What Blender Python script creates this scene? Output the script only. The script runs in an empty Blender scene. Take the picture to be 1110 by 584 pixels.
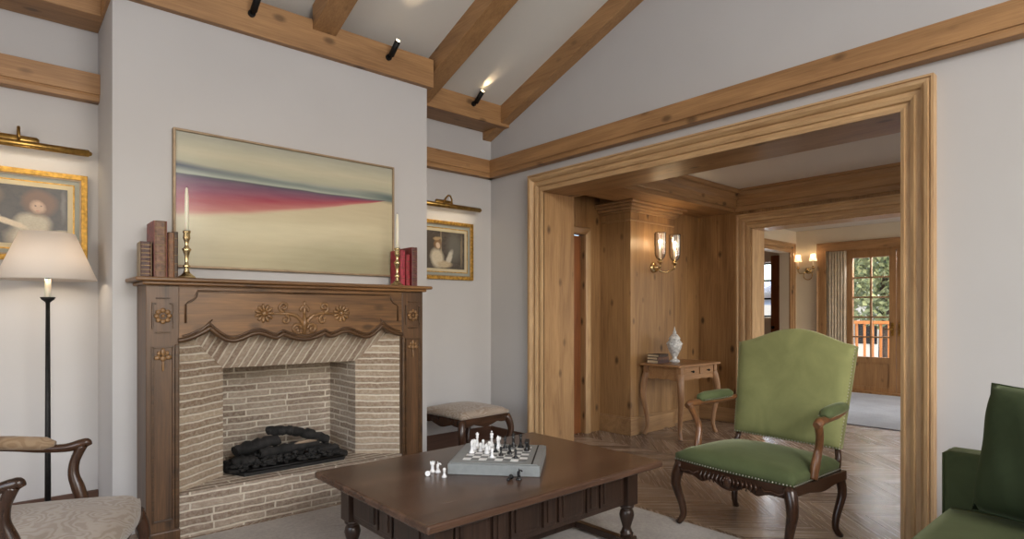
import bpy, bmesh, math, random
from mathutils import Vector, Matrix
random.seed(7)
C = bpy.context.scene.collection
S = bpy.context.scene
PI = math.pi

# ---------------------------------------------------------------- camera, world, lights, exposure
cam_d = bpy.data.cameras.new('camera'); cam = bpy.data.objects.new('camera', cam_d); C.objects.link(cam)
S.camera = cam
V1, V2, HZ = 1285., -8., 339.
FPX = math.sqrt((555 - V2) * (V1 - 555))
cam_d.sensor_fit = 'HORIZONTAL'; cam_d.sensor_width = 36; cam_d.lens = 36 * FPX / 1110
cam_d.shift_y = (HZ - 292) / 1110
cam_d.clip_start = .05; cam_d.clip_end = 200
fx, fy = FPX / math.hypot(V1 - 555, FPX), FPX / math.hypot(V2 - 555, FPX)
cam.location = (0, 0, 1.25)
cam.rotation_euler = (PI / 2, 0, math.atan2(fy, fx) - PI / 2)

w = bpy.data.worlds.new('sky'); S.world = w; w.use_nodes = True
nt = w.node_tree; nt.nodes.clear()
wo = nt.nodes.new('ShaderNodeOutputWorld'); bg = nt.nodes.new('ShaderNodeBackground')
sk = nt.nodes.new('ShaderNodeTexSky'); sk.sky_type = 'NISHITA'; sk.sun_disc = False
sk.sun_elevation = math.radians(35); sk.sun_rotation = math.radians(200); sk.dust_density = 2
bg.inputs[1].default_value = .8
nt.links.new(sk.outputs[0], bg.inputs[0]); nt.links.new(bg.outputs[0], wo.inputs[0])

def area(name, loc, target, sx, sy, power, col=(1, 1, 1)):
    d = bpy.data.lights.new(name, 'AREA'); d.shape = 'RECTANGLE'; d.size = sx; d.size_y = sy
    d.energy = power; d.color = col
    o = bpy.data.objects.new(name, d); C.objects.link(o); o.location = loc
    o.rotation_euler = (Vector(target) - Vector(loc)).to_track_quat('-Z', 'Y').to_euler()
    return o
# daylight entering through the windows of the living room, the hall and the far room, plus an added ceiling fill
area('daylight_rear_window', (1.0, -2.85, 1.7), (1.2, 2, 1.3), 3.2, 1.9, 50, (.97, .98, 1))
area('ceiling_fill', (1.2, -2.8, 3.2), (2.2, 3.5, 3.7), 2.6, .9, 390, (1, .99, .97))  # added fill that brightens ceiling and gable; the wall has no window here
area('daylight_side_window', (-2.25, 1.0, 1.6), (1, 1.6, 1.3), 2.6, 1.8, 48, (.95, .97, 1))
area('daylight_hall_window', (5.3, -1.35, 1.5), (5.4, 2, 1.0), 1.6, 1.9, 20, (.95, .97, 1))
area('daylight_far_room_window', (8.4, -1.35, 1.5), (8.4, 2, 1.2), 2.6, 2.0, 75, (1, .97, .93))
area('daylight_side_room_window', (10.9, 5.2, 2.0), (9.0, 5.2, .8), .8, .9, 60, (.97, .98, 1))
area('daylight_glazed_door', (11.4, 2.9, 2.75), (8.0, 2.9, .4), 1.6, .7, 420, (.97, .98, 1))

S.view_settings.view_transform = 'Standard'; S.view_settings.look = 'None'
S.view_settings.gamma = 1; S.view_settings.use_curve_mapping = False
S.view_settings.exposure = -0.6

# ---------------------------------------------------------------- materials
def lin(c):
    r = []
    for v in c:
        v = v / 255
        r.append(v / 12.92 if v <= .04045 else ((v + .055) / 1.055) ** 2.4)
    return (*r, 1)
class NT:
    def __init__(s, name):
        s.m = bpy.data.materials.new(name); s.m.use_nodes = True
        s.t = s.m.node_tree; s.b = s.t.nodes['Principled BSDF']
    def n(s, ty, **k):
        o = s.t.nodes.new(ty)
        for a, v in k.items(): setattr(o, a, v)
        return o
    def put(s, sock, v):
        if isinstance(v, bpy.types.NodeSocket): s.t.links.new(v, sock)
        else: sock.default_value = v
    def math(s, op, a, b=0.0, c=0.0):
        o = s.n('ShaderNodeMath', operation=op)
        for i, v in enumerate((a, b, c)): s.put(o.inputs[i], v)
        return o.outputs[0]
    def mix(s, f, a, b, mode='MIX'):
        o = s.n('ShaderNodeMix', data_type='RGBA', blend_type=mode)
        s.put(o.inputs[0], f); s.put(o.inputs[6], a); s.put(o.inputs[7], b)
        return o.outputs[2]
    def coord(s, which='Object', scale=(1, 1, 1), rot=(0, 0, 0), loc=(0, 0, 0)):
        c = s.n('ShaderNodeTexCoord'); m = s.n('ShaderNodeMapping')
        m.inputs['Scale'].default_value = scale; m.inputs['Rotation'].default_value = rot
        m.inputs['Location'].default_value = loc
        s.t.links.new(c.outputs[which], m.inputs[0]); return m.outputs[0]
    def noise(s, v, scale, detail=4, rough=.5, dist=0):
        o = s.n('ShaderNodeTexNoise'); s.put(o.inputs['Vector'], v)
        o.inputs['Scale'].default_value = scale; o.inputs['Detail'].default_value = detail
        o.inputs['Roughness'].default_value = rough; o.inputs['Distortion'].default_value = dist
        return o.outputs[0]
    def ramp(s, f, stops):
        o = s.n('ShaderNodeValToRGB'); s.put(o.inputs[0], f); e = o.color_ramp.elements
        while len(e) < len(stops): e.new(.5)
        for i, (p, c) in enumerate(stops): e[i].position = p; e[i].color = c if len(c) == 4 else lin(c)
        return o.outputs[0]
    def rng(s, f, a, b, c=0., d=1.):
        o = s.n('ShaderNodeMapRange'); s.put(o.inputs[0], f)
        for i, v in enumerate((a, b, c, d)): o.inputs[i + 1].default_value = v
        return o.outputs[0]
    def bump(s, h, st=.3, dist=.01):
        o = s.n('ShaderNodeBump'); s.put(o.inputs['Height'], h); o.inputs['Strength'].default_value = st
        o.inputs['Distance'].default_value = dist; s.t.links.new(o.outputs[0], s.b.inputs['Normal'])
    def set(s, **k):
        for a, v in k.items(): s.put(s.b.inputs[a.replace('_', ' ')], v)
        return s

def plain(name, c, rough=.6, metal=0, var=.06, nscale=8, bump=0, **k):
    m = NT(name); co = m.coord(); n = m.noise(co, nscale, 3)
    c = lin(c); dk = tuple(x * (1 - var * 2) for x in c[:3]) + (1,); lt = tuple(min(1, x * (1 + var)) for x in c[:3]) + (1,)
    m.set(Base_Color=m.ramp(n, [(.3, dk), (.7, lt)]), Roughness=rough, Metallic=metal, **k)
    if bump: m.bump(m.noise(co, nscale * 12, 3), bump, .004)
    return m.m
def wood(name, lt, dk, axis='Z', rough=.5, knots=0., across=9., bump=.15, plank=0., coat=0.):
    m = NT(name); i = 'XYZ'.index(axis)
    def sc(a, l): v = [a] * 3; v[i] = l; return tuple(v)
    n1 = m.noise(m.coord(scale=sc(1, .12)), across, 5, .6, .8)
    n2 = m.noise(m.coord(scale=sc(1, .03)), across * 12, 3, .7)
    n3 = m.noise(m.coord(scale=(1, 1, 1)), 1.3, 2)
    f = m.math('ADD', m.math('MULTIPLY', n1, .6), m.math('MULTIPLY', n2, .4))
    L, D = lin(lt), lin(dk); mid = tuple((L[k] + D[k]) / 2 for k in range(3)) + (1,)
    col = m.ramp(f, [(.33, D), (.5, mid), (.66, L)])
    col = m.mix(m.rng(n3, .35, .7, 0, .35), col, tuple(x * .75 for x in L[:3]) + (1,))
    if knots:
        v = m.n('ShaderNodeTexVoronoi'); v.inputs['Scale'].default_value = 6.5
        m.put(v.inputs['Vector'], m.coord(scale=sc(1, .55))); v.inputs['Randomness'].default_value = 1
        k = m.rng(v.outputs['Distance'], .08, .2, knots, 0)
        col = m.mix(k, col, tuple(x * .35 for x in D[:3]) + (1,))
    if plank:
        j = 0 if i else 1
        sx = m.n('ShaderNodeSeparateXYZ'); m.put(sx.inputs[0], m.coord())
        q = m.math('ADD', sx.outputs[0], sx.outputs[1])
        fr = m.math('FRACT', m.math('DIVIDE', q, plank))
        col = m.mix(m.rng(fr, 0, .02, .6, 0), col, tuple(x * .4 for x in D[:3]) + (1,))
    m.set(Base_Color=col, Roughness=rough, Coat_Weight=coat, Coat_Roughness=.2)
    m.bump(f, bump, .004)
    return m.m
M = {}
M['wall'] = plain('painted_plaster', (188, 186, 186), .85, var=.015, nscale=2, bump=.05)
M['ceil'] = plain('ceiling_plaster', (214, 210, 203), .9, var=.015, nscale=2, bump=.05)
M['cream'] = plain('cream_plaster', (222, 210, 188), .85, var=.02, nscale=2)
for a in 'XYZ':
    M['beam' + a] = wood('oiled_beam_wood_' + a, (182, 139, 93), (126, 90, 56), a, .5, .7)
    M['pine' + a] = wood('honey_pine_' + a, (186, 148, 104), (126, 92, 60), a, .4, .85)
    M['wal' + a] = wood('walnut_' + a, (76, 50, 35), (30, 19, 13), a, .26, across=16)
M['casing'] = wood('pale_pine_casing', (206, 172, 128), (158, 122, 84), 'Z', .42, across=20)
M['casingY'] = wood('pale_pine_casing_head', (206, 172, 128), (158, 122, 84), 'Y', .42, across=20)
M['panel'] = wood('knotty_pine_panelling', (180, 140, 94), (110, 78, 48), 'Z', .38, .95, across=7, plank=.31)
M['oldmantel'] = wood('aged_oak_mantel', (142, 102, 62), (56, 37, 23), 'X', .4, .6, across=8, bump=.3)
M['oldmantelZ'] = wood('aged_oak_pilaster', (112, 80, 52), (40, 27, 18), 'Z', .4, .6, across=8, bump=.3)
M['mantelline'] = wood('dark_mantel_moulding', (98, 70, 44), (44, 29, 19), 'X', .38, across=20)
M['carving'] = wood('pale_oak_carving', (150, 114, 74), (92, 64, 40), 'X', .35, across=24)  # carving toned paler than the mantel wood around it
M['tabletop'] = wood('dark_oak_tabletop', (104, 77, 61), (40, 27, 21), 'X', .25, .4, across=9, bump=.15)
M['tabledark'] = wood('dark_oak_base', (66, 48, 38), (22, 15, 12), 'Z', .3, across=18, bump=.35)
M['fruit'] = wood('fruitwood', (184, 140, 96), (128, 88, 56), 'X', .34, .2, across=12)
M['fruitZ'] = wood('fruitwood_leg', (178, 136, 96), (122, 84, 56), 'Z', .34, across=14)
M['armwood'] = wood('polished_walnut', (134, 90, 56), (58, 35, 22), 'Z', .28, across=20, coat=.2)
M['darkbase'] = wood('dark_baseboard', (92, 62, 46), (58, 36, 26), 'X', .5)
M['door'] = wood('reddish_door', (150, 92, 50), (98, 54, 28), 'Z', .4, .3)
M['brass'] = plain('aged_brass', (176, 140, 78), .3, 1, .2, 30)
M['brassp'] = plain('polished_brass', (214, 192, 146), .25, 1, .15, 30)
M['giltdull'] = plain('dull_gilt', (122, 96, 64), .45, .6, .15, 30)
M['gilt'] = plain('gilt', (190, 146, 70), .38, .85, .25, 40, .3)
M['giltpale'] = plain('pale_wood_frame', (150, 128, 100), .45, .2, .1, 20)
M['iron'] = plain('black_iron', (34, 33, 33), .5, .6, .2, 40)
M['black'] = plain('burnt_black', (24, 23, 23), .7, 0, .3, 30, .5)
M['ash'] = plain('charred_log', (34, 32, 31), .85, 0, .6, 18, .9)
M['ashlight'] = plain('bare_split_wood', (140, 122, 104), .8, 0, .2, 18, .5)
M['wax'] = plain('ivory_wax', (236, 228, 208), .45, 0, .03, 5, Subsurface_Weight=.2)
M['white'] = plain('white_resin', (235, 235, 236), .25, 0, .02, 5)
M['blackp'] = plain('black_resin', (30, 31, 32), .2, 0, .1, 5)
M['boardgrey'] = plain('grey_leather', (134, 138, 138), .42, 0, .05, 40, .1)
M['sqw'] = plain('white_square', (236, 236, 234), .4)
M['sqb'] = plain('grey_square', (104, 106, 106), .4)
def thin_glass(name, k=.08):
    m = NT(name); a = m.n('ShaderNodeBsdfTransparent'); b = m.n('ShaderNodeBsdfGlossy'); b.inputs['Roughness'].default_value = .02
    lw = m.n('ShaderNodeLayerWeight'); lw.inputs[0].default_value = .25; mx = m.n('ShaderNodeMixShader')
    m.put(mx.inputs[0], m.math('ADD', m.math('MULTIPLY', lw.outputs['Fresnel'], .7), k * .5)); m.put(mx.inputs[1], a.outputs[0]); m.put(mx.inputs[2], b.outputs[0])
    m.put(m.t.nodes['Material Output'].inputs[0], mx.outputs[0]); return m.m
M['glass'] = thin_glass('window_glass')
M['hglass'] = thin_glass('hurricane_glass', .3)
M['silverpot'] = plain('white_silver_ceramic', (226, 226, 224), .25, .1, .2, 45, .5)
M['nail'] = plain('nickel_nailhead', (190, 186, 176), .28, 1)
M['page'] = plain('paper_edges', (200, 178, 145), .8, 0, .1, 90)
M['snow'] = plain('snow', (232, 236, 244), .8)
M['bark'] = plain('bark', (84, 70, 58), .9, 0, .2, 20, .5)
M['leaf'] = plain('foliage', (164, 172, 122), .8, 0, .35, 3)
M['leafd'] = plain('dark_foliage', (110, 128, 96), .8, 0, .35, 3)
M['rail'] = wood('orange_railing', (216, 146, 84), (180, 112, 58), 'Z', .6)
def emit(name, c, st):
    m = NT(name); m.set(Base_Color=lin(c), Emission_Color=lin(c), Emission_Strength=st); return m.m
M['flame'] = emit('lit_bulb', (255, 225, 170), 14)
def velvet(name, c, hi, sheen=1.):
    m = NT(name); co = m.coord(); n = m.noise(co, 4.5, 4, .6, .6)
    c = lin(c); m.set(Base_Color=m.ramp(n, [(.3, tuple(x * .82 for x in c[:3]) + (1,)), (.7, tuple(x * 1.12 for x in c[:3]) + (1,))]),
                      Roughness=.75, Sheen_Weight=sheen, Sheen_Roughness=.35, Sheen_Tint=lin(hi), Specular_IOR_Level=.1)
    m.bump(m.noise(co, 300, 2), .1, .001); return m.m
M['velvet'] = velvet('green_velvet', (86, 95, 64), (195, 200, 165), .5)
M['velvet_lit'] = velvet('lit_green_velvet', (136, 138, 92), (205, 205, 165), .6)  # same armchair velvet, with the light on the backrest put into the colour
M['velvetd'] = velvet('sofa_velvet', (78, 86, 58), (175, 180, 140), .4)
M['velvetp'] = velvet('pillow_velvet', (62, 72, 50), (140, 150, 115), .3)
def damask(name, a, b, c3, scale=7):
    m = NT(name); co = m.coord(); n0 = m.n('ShaderNodeTexNoise'); m.put(n0.inputs['Vector'], co); n0.inputs['Scale'].default_value = 5
    wv = m.n('ShaderNodeTexWave'); wv.wave_type = 'RINGS'; m.put(wv.inputs['Vector'], m.mix(.35, co, n0.outputs['Color']))
    wv.inputs['Scale'].default_value = scale; wv.inputs['Distortion'].default_value = 6; wv.inputs['Detail'].default_value = 2
    col = m.ramp(wv.outputs['Fac'], [(.2, a), (.45, b), (.8, c3)])
    m.set(Base_Color=col, Roughness=.9, Sheen_Weight=.2); m.bump(wv.outputs['Fac'], .25, .004); return m.m
M['damask'] = damask('faded_damask', (146, 132, 118), (156, 143, 130), (163, 151, 139), 16)
M['armdamask'] = damask('tan_damask', (138, 114, 88), (146, 122, 96), (152, 129, 103), 18)
M['stoolfab'] = damask('stool_tapestry', (146, 128, 112), (158, 142, 126), (168, 154, 140), 17)
def rugm(name, a, b, sc=60):
    m = NT(name); co = m.coord(); f = m.math('ADD', m.math('MULTIPLY', m.noise(co, 3, 4), .6), m.math('MULTIPLY', m.noise(co, sc, 2), .4))
    m.set(Base_Color=m.ramp(f, [(.38, a), (.62, b)]), Roughness=.95, Sheen_Weight=.2); m.bump(m.noise(co, sc * 4, 2), .4, .004); return m.m
M['rug'] = rugm('grey_wool', (148, 141, 134), (174, 167, 160))
M['rug2'] = rugm('blue_grey_wool', (128, 132, 140), (150, 153, 160))
def brickm(name, c1, c2, mortar, bw=.30):
    m = NT(name); uv = m.coord('UV'); nz = m.n('ShaderNodeTexNoise'); m.put(nz.inputs['Vector'], uv); nz.inputs['Scale'].default_value = 9
    vm = m.n('ShaderNodeVectorMath', operation='SUBTRACT'); m.put(vm.inputs[0], nz.outputs['Color']); vm.inputs[1].default_value = (.5, .5, .5)
    vs = m.n('ShaderNodeVectorMath', operation='SCALE'); m.put(vs.inputs[0], vm.outputs[0]); vs.inputs['Scale'].default_value = .016
    va = m.n('ShaderNodeVectorMath', operation='ADD'); m.put(va.inputs[0], uv); m.put(va.inputs[1], vs.outputs[0])
    b = m.n('ShaderNodeTexBrick'); m.put(b.inputs['Vector'], va.outputs[0])
    b.offset = .43; b.squash = 1.25; b.squash_frequency = 3
    b.inputs['Scale'].default_value = 1; b.inputs['Brick Width'].default_value = bw; b.inputs['Row Height'].default_value = .0455
    b.inputs['Mortar Size'].default_value = .0075; b.inputs['Mortar Smooth'].default_value = .45; b.inputs['Bias'].default_value = 0
    b.inputs['Color1'].default_value = lin(c1); b.inputs['Color2'].default_value = lin(c2); b.inputs['Mortar'].default_value = lin(mortar)
    n2 = m.noise(uv, 40, 4, .7)
    col = m.mix(m.rng(n2, .4, .8, 0, .4), b.outputs['Color'], lin(tuple(min(255, x * 1.12) for x in mortar)))
    col = m.mix(m.rng(m.noise(uv, 3, 3), .4, .65, 0, .25), col, lin(c1))
    m.set(Base_Color=col, Roughness=.95)
    h = m.math('SUBTRACT', m.math('MULTIPLY', n2, .35), b.outputs['Fac'])
    m.bump(h, .9, .008); return m.m
M['brick'] = brickm('old_thin_brick', (122, 103, 88), (168, 152, 136), (214, 204, 188))
M['cheekbrick'] = brickm('cheek_brick', (130, 108, 88), (176, 158, 136), (214, 204, 188), .85)
M['soldier'] = brickm('soldier_brick', (136, 114, 98), (180, 162, 144), (214, 204, 188), 2.5)
def floorm():
    m = NT('chevron_parquet'); c = m.n('ShaderNodeTexCoord'); s = m.n('ShaderNodeSeparateXYZ'); m.put(s.inputs[0], c.outputs['Object'])
    x, y = s.outputs[0], s.outputs[1]; W = .9; pw = .115
    fr = m.math('FRACT', m.math('DIVIDE', x, W)); tri = m.math('MULTIPLY', m.math('ABSOLUTE', m.math('SUBTRACT', fr, .5)), W)
    v = m.math('DIVIDE', m.math('ADD', y, tri), pw * 1.414); sl = m.math('SUBTRACT', tri, y)
    idx = m.math('FLOOR', v); ci = m.math('FLOOR', m.math('DIVIDE', x, W / 2)); fv = m.math('FRACT', v)
    cb = m.n('ShaderNodeCombineXYZ'); m.put(cb.inputs[0], idx); m.put(cb.inputs[1], ci)
    wn = m.n('ShaderNodeTexWhiteNoise', noise_dimensions='2D'); m.put(wn.inputs['Vector'], cb.outputs[0]); r = wn.outputs['Value']
    g = m.n('ShaderNodeCombineXYZ'); m.put(g.inputs[0], m.math('MULTIPLY', v, 3.)); m.put(g.inputs[1], m.math('MULTIPLY', sl, .8)); m.put(g.inputs[2], m.math('MULTIPLY', r, 9))
    gr = m.noise(g.outputs[0], 2.5, 5, .65, .5)
    f = m.math('ADD', m.math('MULTIPLY', r, .55), m.math('MULTIPLY', gr, .45))
    col = m.ramp(f, [(.15, (112, 94, 80)), (.5, (146, 126, 108)), (.85, (178, 160, 142))])
    e1 = m.math('MINIMUM', m.math('MULTIPLY', fv, pw), m.math('MULTIPLY', m.math('FRACT', m.math('DIVIDE', x, W / 2)), W / 2))
    seam = m.rng(e1, .001, .005, 1, 0)
    col = m.mix(m.math('MULTIPLY', seam, .65), col, lin((58, 42, 34)))
    m.set(Base_Color=col, Roughness=m.rng(gr, .3, .7, .18, .32)); m.bump(m.math('SUBTRACT', m.math('MULTIPLY', gr, .3), seam), .3, .003); return m.m
M['floor'] = floorm()

def art_coords(m, dist=.02, nscale=6):
    c = m.n('ShaderNodeTexCoord'); s = m.n('ShaderNodeSeparateXYZ'); m.put(s.inputs[0], c.outputs['Generated'])
    cb = m.n('ShaderNodeCombineXYZ'); m.put(cb.inputs[0], s.outputs[0]); m.put(cb.inputs[1], s.outputs[2])
    nz = m.n('ShaderNodeTexNoise'); m.put(nz.inputs['Vector'], cb.outputs[0]); nz.inputs['Scale'].default_value = nscale
    vm = m.n('ShaderNodeVectorMath', operation='SUBTRACT'); m.put(vm.inputs[0], nz.outputs['Color']); vm.inputs[1].default_value = (.5, .5, .5)
    vs = m.n('ShaderNodeVectorMath', operation='SCALE'); m.put(vs.inputs[0], vm.outputs[0]); vs.inputs['Scale'].default_value = dist
    va = m.n('ShaderNodeVectorMath', operation='ADD'); m.put(va.inputs[0], cb.outputs[0]); m.put(va.inputs[1], vs.outputs[0])
    return va.outputs[0]
def blobs(m, co, base, lst):
    col = base
    for (cx, cy, rx, ry, rot, c, soft) in lst:
        mp = m.n('ShaderNodeMapping', vector_type='TEXTURE'); m.put(mp.inputs[0], co)
        mp.inputs['Location'].default_value = (cx, cy, 0); mp.inputs['Rotation'].default_value = (0, 0, rot); mp.inputs['Scale'].default_value = (rx, ry, 1)
        sx = m.n('ShaderNodeSeparateXYZ'); m.put(sx.inputs[0], mp.outputs[0])
        ln = m.math('SQRT', m.math('ADD', m.math('POWER', m.math('ABSOLUTE', sx.outputs[0]), 2.), m.math('POWER', m.math('ABSOLUTE', sx.outputs[1]), 2.)))
        col = m.mix(m.rng(ln, 1 - soft, 1 + soft * .3, 1, 0), col, lin(c))
    return col
def abstract_art():
    m = NT('abstract_landscape_print'); co = art_coords(m, .03, 3)
    s = m.n('ShaderNodeSeparateXYZ'); m.put(s.inputs[0], co)
    u, v = s.outputs[0], s.outputs[1]
    bot = m.math('ADD', m.math('MULTIPLY', m.math('POWER', m.math('MAXIMUM', u, 0.001), 1.25), .33), .37)
    t = m.math('DIVIDE', m.math('SUBTRACT', v, bot), m.math('MAXIMUM', m.math('SUBTRACT', .685, bot), .012))
    low = m.ramp(v, [(0, (178, 168, 140)), (.3, (200, 190, 160)), (.6, (192, 178, 148))])
    up = m.ramp(v, [(.66, (56, 60, 76)), (.675, (50, 54, 70)), (.69, (156, 164, 152)), (.73, (140, 148, 142)), (.77, (168, 166, 146)), (.86, (188, 182, 158)), (1, (158, 158, 146))])
    band = m.ramp(t, [(0, (196, 160, 140)), (.12, (180, 110, 106)), (.38, (156, 58, 76)), (.62, (128, 58, 88)), (.9, (92, 62, 92)), (1, (52, 54, 72))])
    col = m.mix(m.rng(t, -.08, .06, 0, 1), low, band); col = m.mix(m.rng(v, .678, .69, 0, 1), col, up)
    col = blobs(m, co, col, [(.0, .745, .38, .03, -.06, (62, 74, 92), .95), (.55, .72, .35, .018, -.03, (110, 122, 122), .95), (1.03, .705, .22, .045, -.12, (58, 82, 88), .95),
                             (.80, .06, .42, .22, .1, (150, 144, 116), .95), (.3, .30, .35, .10, .08, (206, 197, 168), .95), (.7, .38, .3, .05, .15, (208, 198, 168), .9)])
    col = m.mix(.10, col, m.ramp(m.noise(m.coord('Generated', (1.5, 1, 6)), 4, 5), [(.3, (130, 122, 104)), (.7, (206, 198, 170))]))
    m.set(Base_Color=col, Roughness=.22, Specular_IOR_Level=.3); return m.m
def print_art(name, lst, base):
    m = NT(name); co = art_coords(m, .05, 7)
    n = m.noise(co, 14, 4, .7)
    b = m.ramp(n, [(.3, tuple(x * .75 for x in base)), (.7, tuple(x * 1.2 for x in base))])
    col = blobs(m, co, b, lst); col = m.mix(m.rng(m.noise(co, 38, 3, .7), .35, .75, 0, .25), col, lin((70, 58, 48)))
    m.set(Base_Color=col, Roughness=.4); return m.m

# ---------------------------------------------------------------- mesh helpers
class MB:
    def __init__(s): s.v = []; s.f = []; s.uv = {}; s.sm = []
    def add(s, vs, fs, mat=None, smooth=False):
        o = len(s.v)
        for p in vs:
            p = Vector(p); s.v.append(tuple(mat @ p if mat else p))
        for q in fs: s.f.append([o + i for i in q]); s.sm.append(smooth)
        return s
    def box(s, x0, x1, y0, y1, z0, z1, mat=None):
        if x0 > x1: x0, x1 = x1, x0
        if y0 > y1: y0, y1 = y1, y0
        if z0 > z1: z0, z1 = z1, z0
        vs = [(x0, y0, z0), (x1, y0, z0), (x1, y1, z0), (x0, y1, z0), (x0, y0, z1), (x1, y0, z1), (x1, y1, z1), (x0, y1, z1)]
        return s.add(vs, [(0, 3, 2, 1), (4, 5, 6, 7), (0, 1, 5, 4), (1, 2, 6, 5), (2, 3, 7, 6), (3, 0, 4, 7)], mat)
    def quad(s, pts, uv):
        s.add(pts, [tuple(range(len(pts)))]); s.uv[len(s.f) - 1] = uv; return s
    def prism(s, pts, axis, a, b, mat=None, smooth=False):
        """outline pts (2D) extruded along axis from a to b; for X: (y,z), Y: (x,z), Z: (x,y)"""
        def p3(p, t): return {'X': (t, p[0], p[1]), 'Y': (p[0], t, p[1]), 'Z': (p[0], p[1], t)}[axis]
        n = len(pts); vs = [p3(p, a) for p in pts] + [p3(p, b) for p in pts]
        fs = [tuple(range(n)), tuple(range(2 * n - 1, n - 1, -1))]
        s.add(vs, fs, mat)
        o = len(s.v) - 2 * n
        for i in range(n): s.f.append([o + i, o + (i + 1) % n, o + n + (i + 1) % n, o + n + i]); s.sm.append(smooth)
        return s
    def strip(s, xs, zt, zb, y0, y1, axis='Y', mat=None):
        """board whose top and bottom follow zt(x), zb(x); thickness y0..y1"""
        n = len(xs); vs = []
        for x in xs:
            for (z, y) in ((zt(x), y0), (zb(x), y0), (zb(x), y1), (zt(x), y1)):
                vs.append((x, y, z) if axis == 'Y' else (y, x, z))
        fs = [(0, 1, 2, 3), (4 * n - 1, 4 * n - 2, 4 * n - 3, 4 * n - 4)]
        for i in range(n - 1):
            a = 4 * i; b = a + 4
            for k in range(4): fs.append((a + k, a + (k + 1) % 4, b + (k + 1) % 4, b + k))
        return s.add(vs, fs, mat)
    def lathe(s, prof, c=(0, 0, 0), seg=20, mat=None, smooth=True, sq=None):
        vs = []; n = len(prof)
        for (r, z) in prof:
            for k in range(seg):
                a = 2 * PI * (k + .5) / seg
                vs.append((c[0] + r * math.cos(a), c[1] + r * math.sin(a), c[2] + z))
        fs = []
        for i in range(n - 1):
            for k in range(seg): fs.append((i * seg + k, i * seg + (k + 1) % seg, (i + 1) * seg + (k + 1) % seg, (i + 1) * seg + k))
        s.add(vs, fs, mat, smooth)
        o = len(s.v) - n * seg
        s.f.append([o + k for k in range(seg - 1, -1, -1)]); s.sm.append(False)
        s.f.append([o + (n - 1) * seg + k for k in range(seg)]); s.sm.append(False)
        return s
    def curve(s, pts, rad, seg=12, up=None, k=5):
        """tube along a smooth curve through pts"""
        P = [Vector(p) for p in pts]; n = len(P); R = [r_ if hasattr(r_, '__len__') else (r_, r_) for r_ in rad]; Q = []; q = []
        for i in range(n - 1):
            a, b, c, d = P[max(i - 1, 0)], P[i], P[i + 1], P[min(i + 2, n - 1)]
            for j in range(k):
                t = j / k; Q.append(.5 * (2 * b + (c - a) * t + (2 * a - 5 * b + 4 * c - d) * t * t + (3 * b - a - 3 * c + d) * t ** 3))
                q.append(tuple(R[i][m] * (1 - t) + R[i + 1][m] * t for m in (0, 1)))
        Q.append(P[-1]); q.append(R[-1]); return s.tube(Q, q, seg, up=up)
    def tube(s, pts, rad, seg=10, mat=None, flat=1., closed=False, up=None):
        """sweep of a (flattened) round section along pts with per-point radius"""
        pts = [Vector(p) for p in pts]; n = len(pts)
        if not hasattr(rad, '__len__'): rad = [rad] * n
        vs = []; ref = Vector(up) if up else Vector((.31, .17, .93))
        for i, p in enumerate(pts):
            if closed: t = pts[(i + 1) % n] - pts[i - 1]
            else: t = pts[min(i + 1, n - 1)] - pts[max(i - 1, 0)]
            t.normalize(); a = t.cross(ref)
            if a.length < 1e-4: a = t.cross(Vector((1, 0, 0)))
            a.normalize(); b = a.cross(t).normalized()
            r = rad[i]; ra, rb = (r if hasattr(r, '__len__') else (r, r * flat))
            for k in range(seg):
                th = 2 * PI * k / seg; vs.append(p + a * math.cos(th) * ra + b * math.sin(th) * rb)
        fs = []
        for i in range(n if closed else n - 1):
            j = (i + 1) % n
            for k in range(seg): fs.append((i * seg + k, i * seg + (k + 1) % seg, j * seg + (k + 1) % seg, j * seg + k))
        s.add(vs, fs, mat, True)
        if not closed:
            o = len(s.v) - n * seg
            s.f.append([o + k for k in range(seg - 1, -1, -1)]); s.sm.append(False)
            s.f.append([o + (n - 1) * seg + k for k in range(seg)]); s.sm.append(False)
        return s
    def ball(s, c, r, seg=10, ring=6, sc=(1, 1, 1), mat=None):
        vs = []; fs = []
        for i in range(ring + 1):
            ph = PI * i / ring
            for k in range(seg):
                th = 2 * PI * k / seg
                vs.append((c[0] + r * sc[0] * math.sin(ph) * math.cos(th), c[1] + r * sc[1] * math.sin(ph) * math.sin(th), c[2] + r * sc[2] * math.cos(ph)))
        for i in range(ring):
            for k in range(seg): fs.append((i * seg + k, (i + 1) * seg + k, (i + 1) * seg + (k + 1) % seg, i * seg + (k + 1) % seg))
        return s.add(vs, fs, mat, True)
    def build(s, name, mat, parent=None, bevel=0, smooth=None, sub=0, seg=2, label=None):
        me = bpy.data.meshes.new(name); me.from_pydata(s.v, [], s.f)
        if s.uv:
            u = me.uv_layers.new(name='UVMap')
            for fi, c in s.uv.items():
                for k, li in enumerate(me.polygons[fi].loop_indices): u.data[li].uv = c[k]
        for i, p in enumerate(me.polygons): p.use_smooth = s.sm[i] if smooth is None else smooth
        bm = bmesh.new(); bm.from_mesh(me); bmesh.ops.remove_doubles(bm, verts=bm.verts, dist=1e-6)
        if not s.uv: bmesh.ops.recalc_face_normals(bm, faces=bm.faces)
        bm.to_mesh(me); bm.free()
        me.materials.append(mat if not isinstance(mat, str) else M[mat])
        o = bpy.data.objects.new(name, me); C.objects.link(o)
        if parent: o.parent = parent
        if bevel:
            b = o.modifiers.new('bevel', 'BEVEL'); b.width = bevel; b.segments = seg; b.limit_method = 'ANGLE'; b.angle_limit = math.radians(35)
        if sub:
            b = o.modifiers.new('sub', 'SUBSURF'); b.levels = sub; b.render_levels = sub
        if label: o['label'] = label
        return o
def B(*a): return MB().box(*a)
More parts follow.
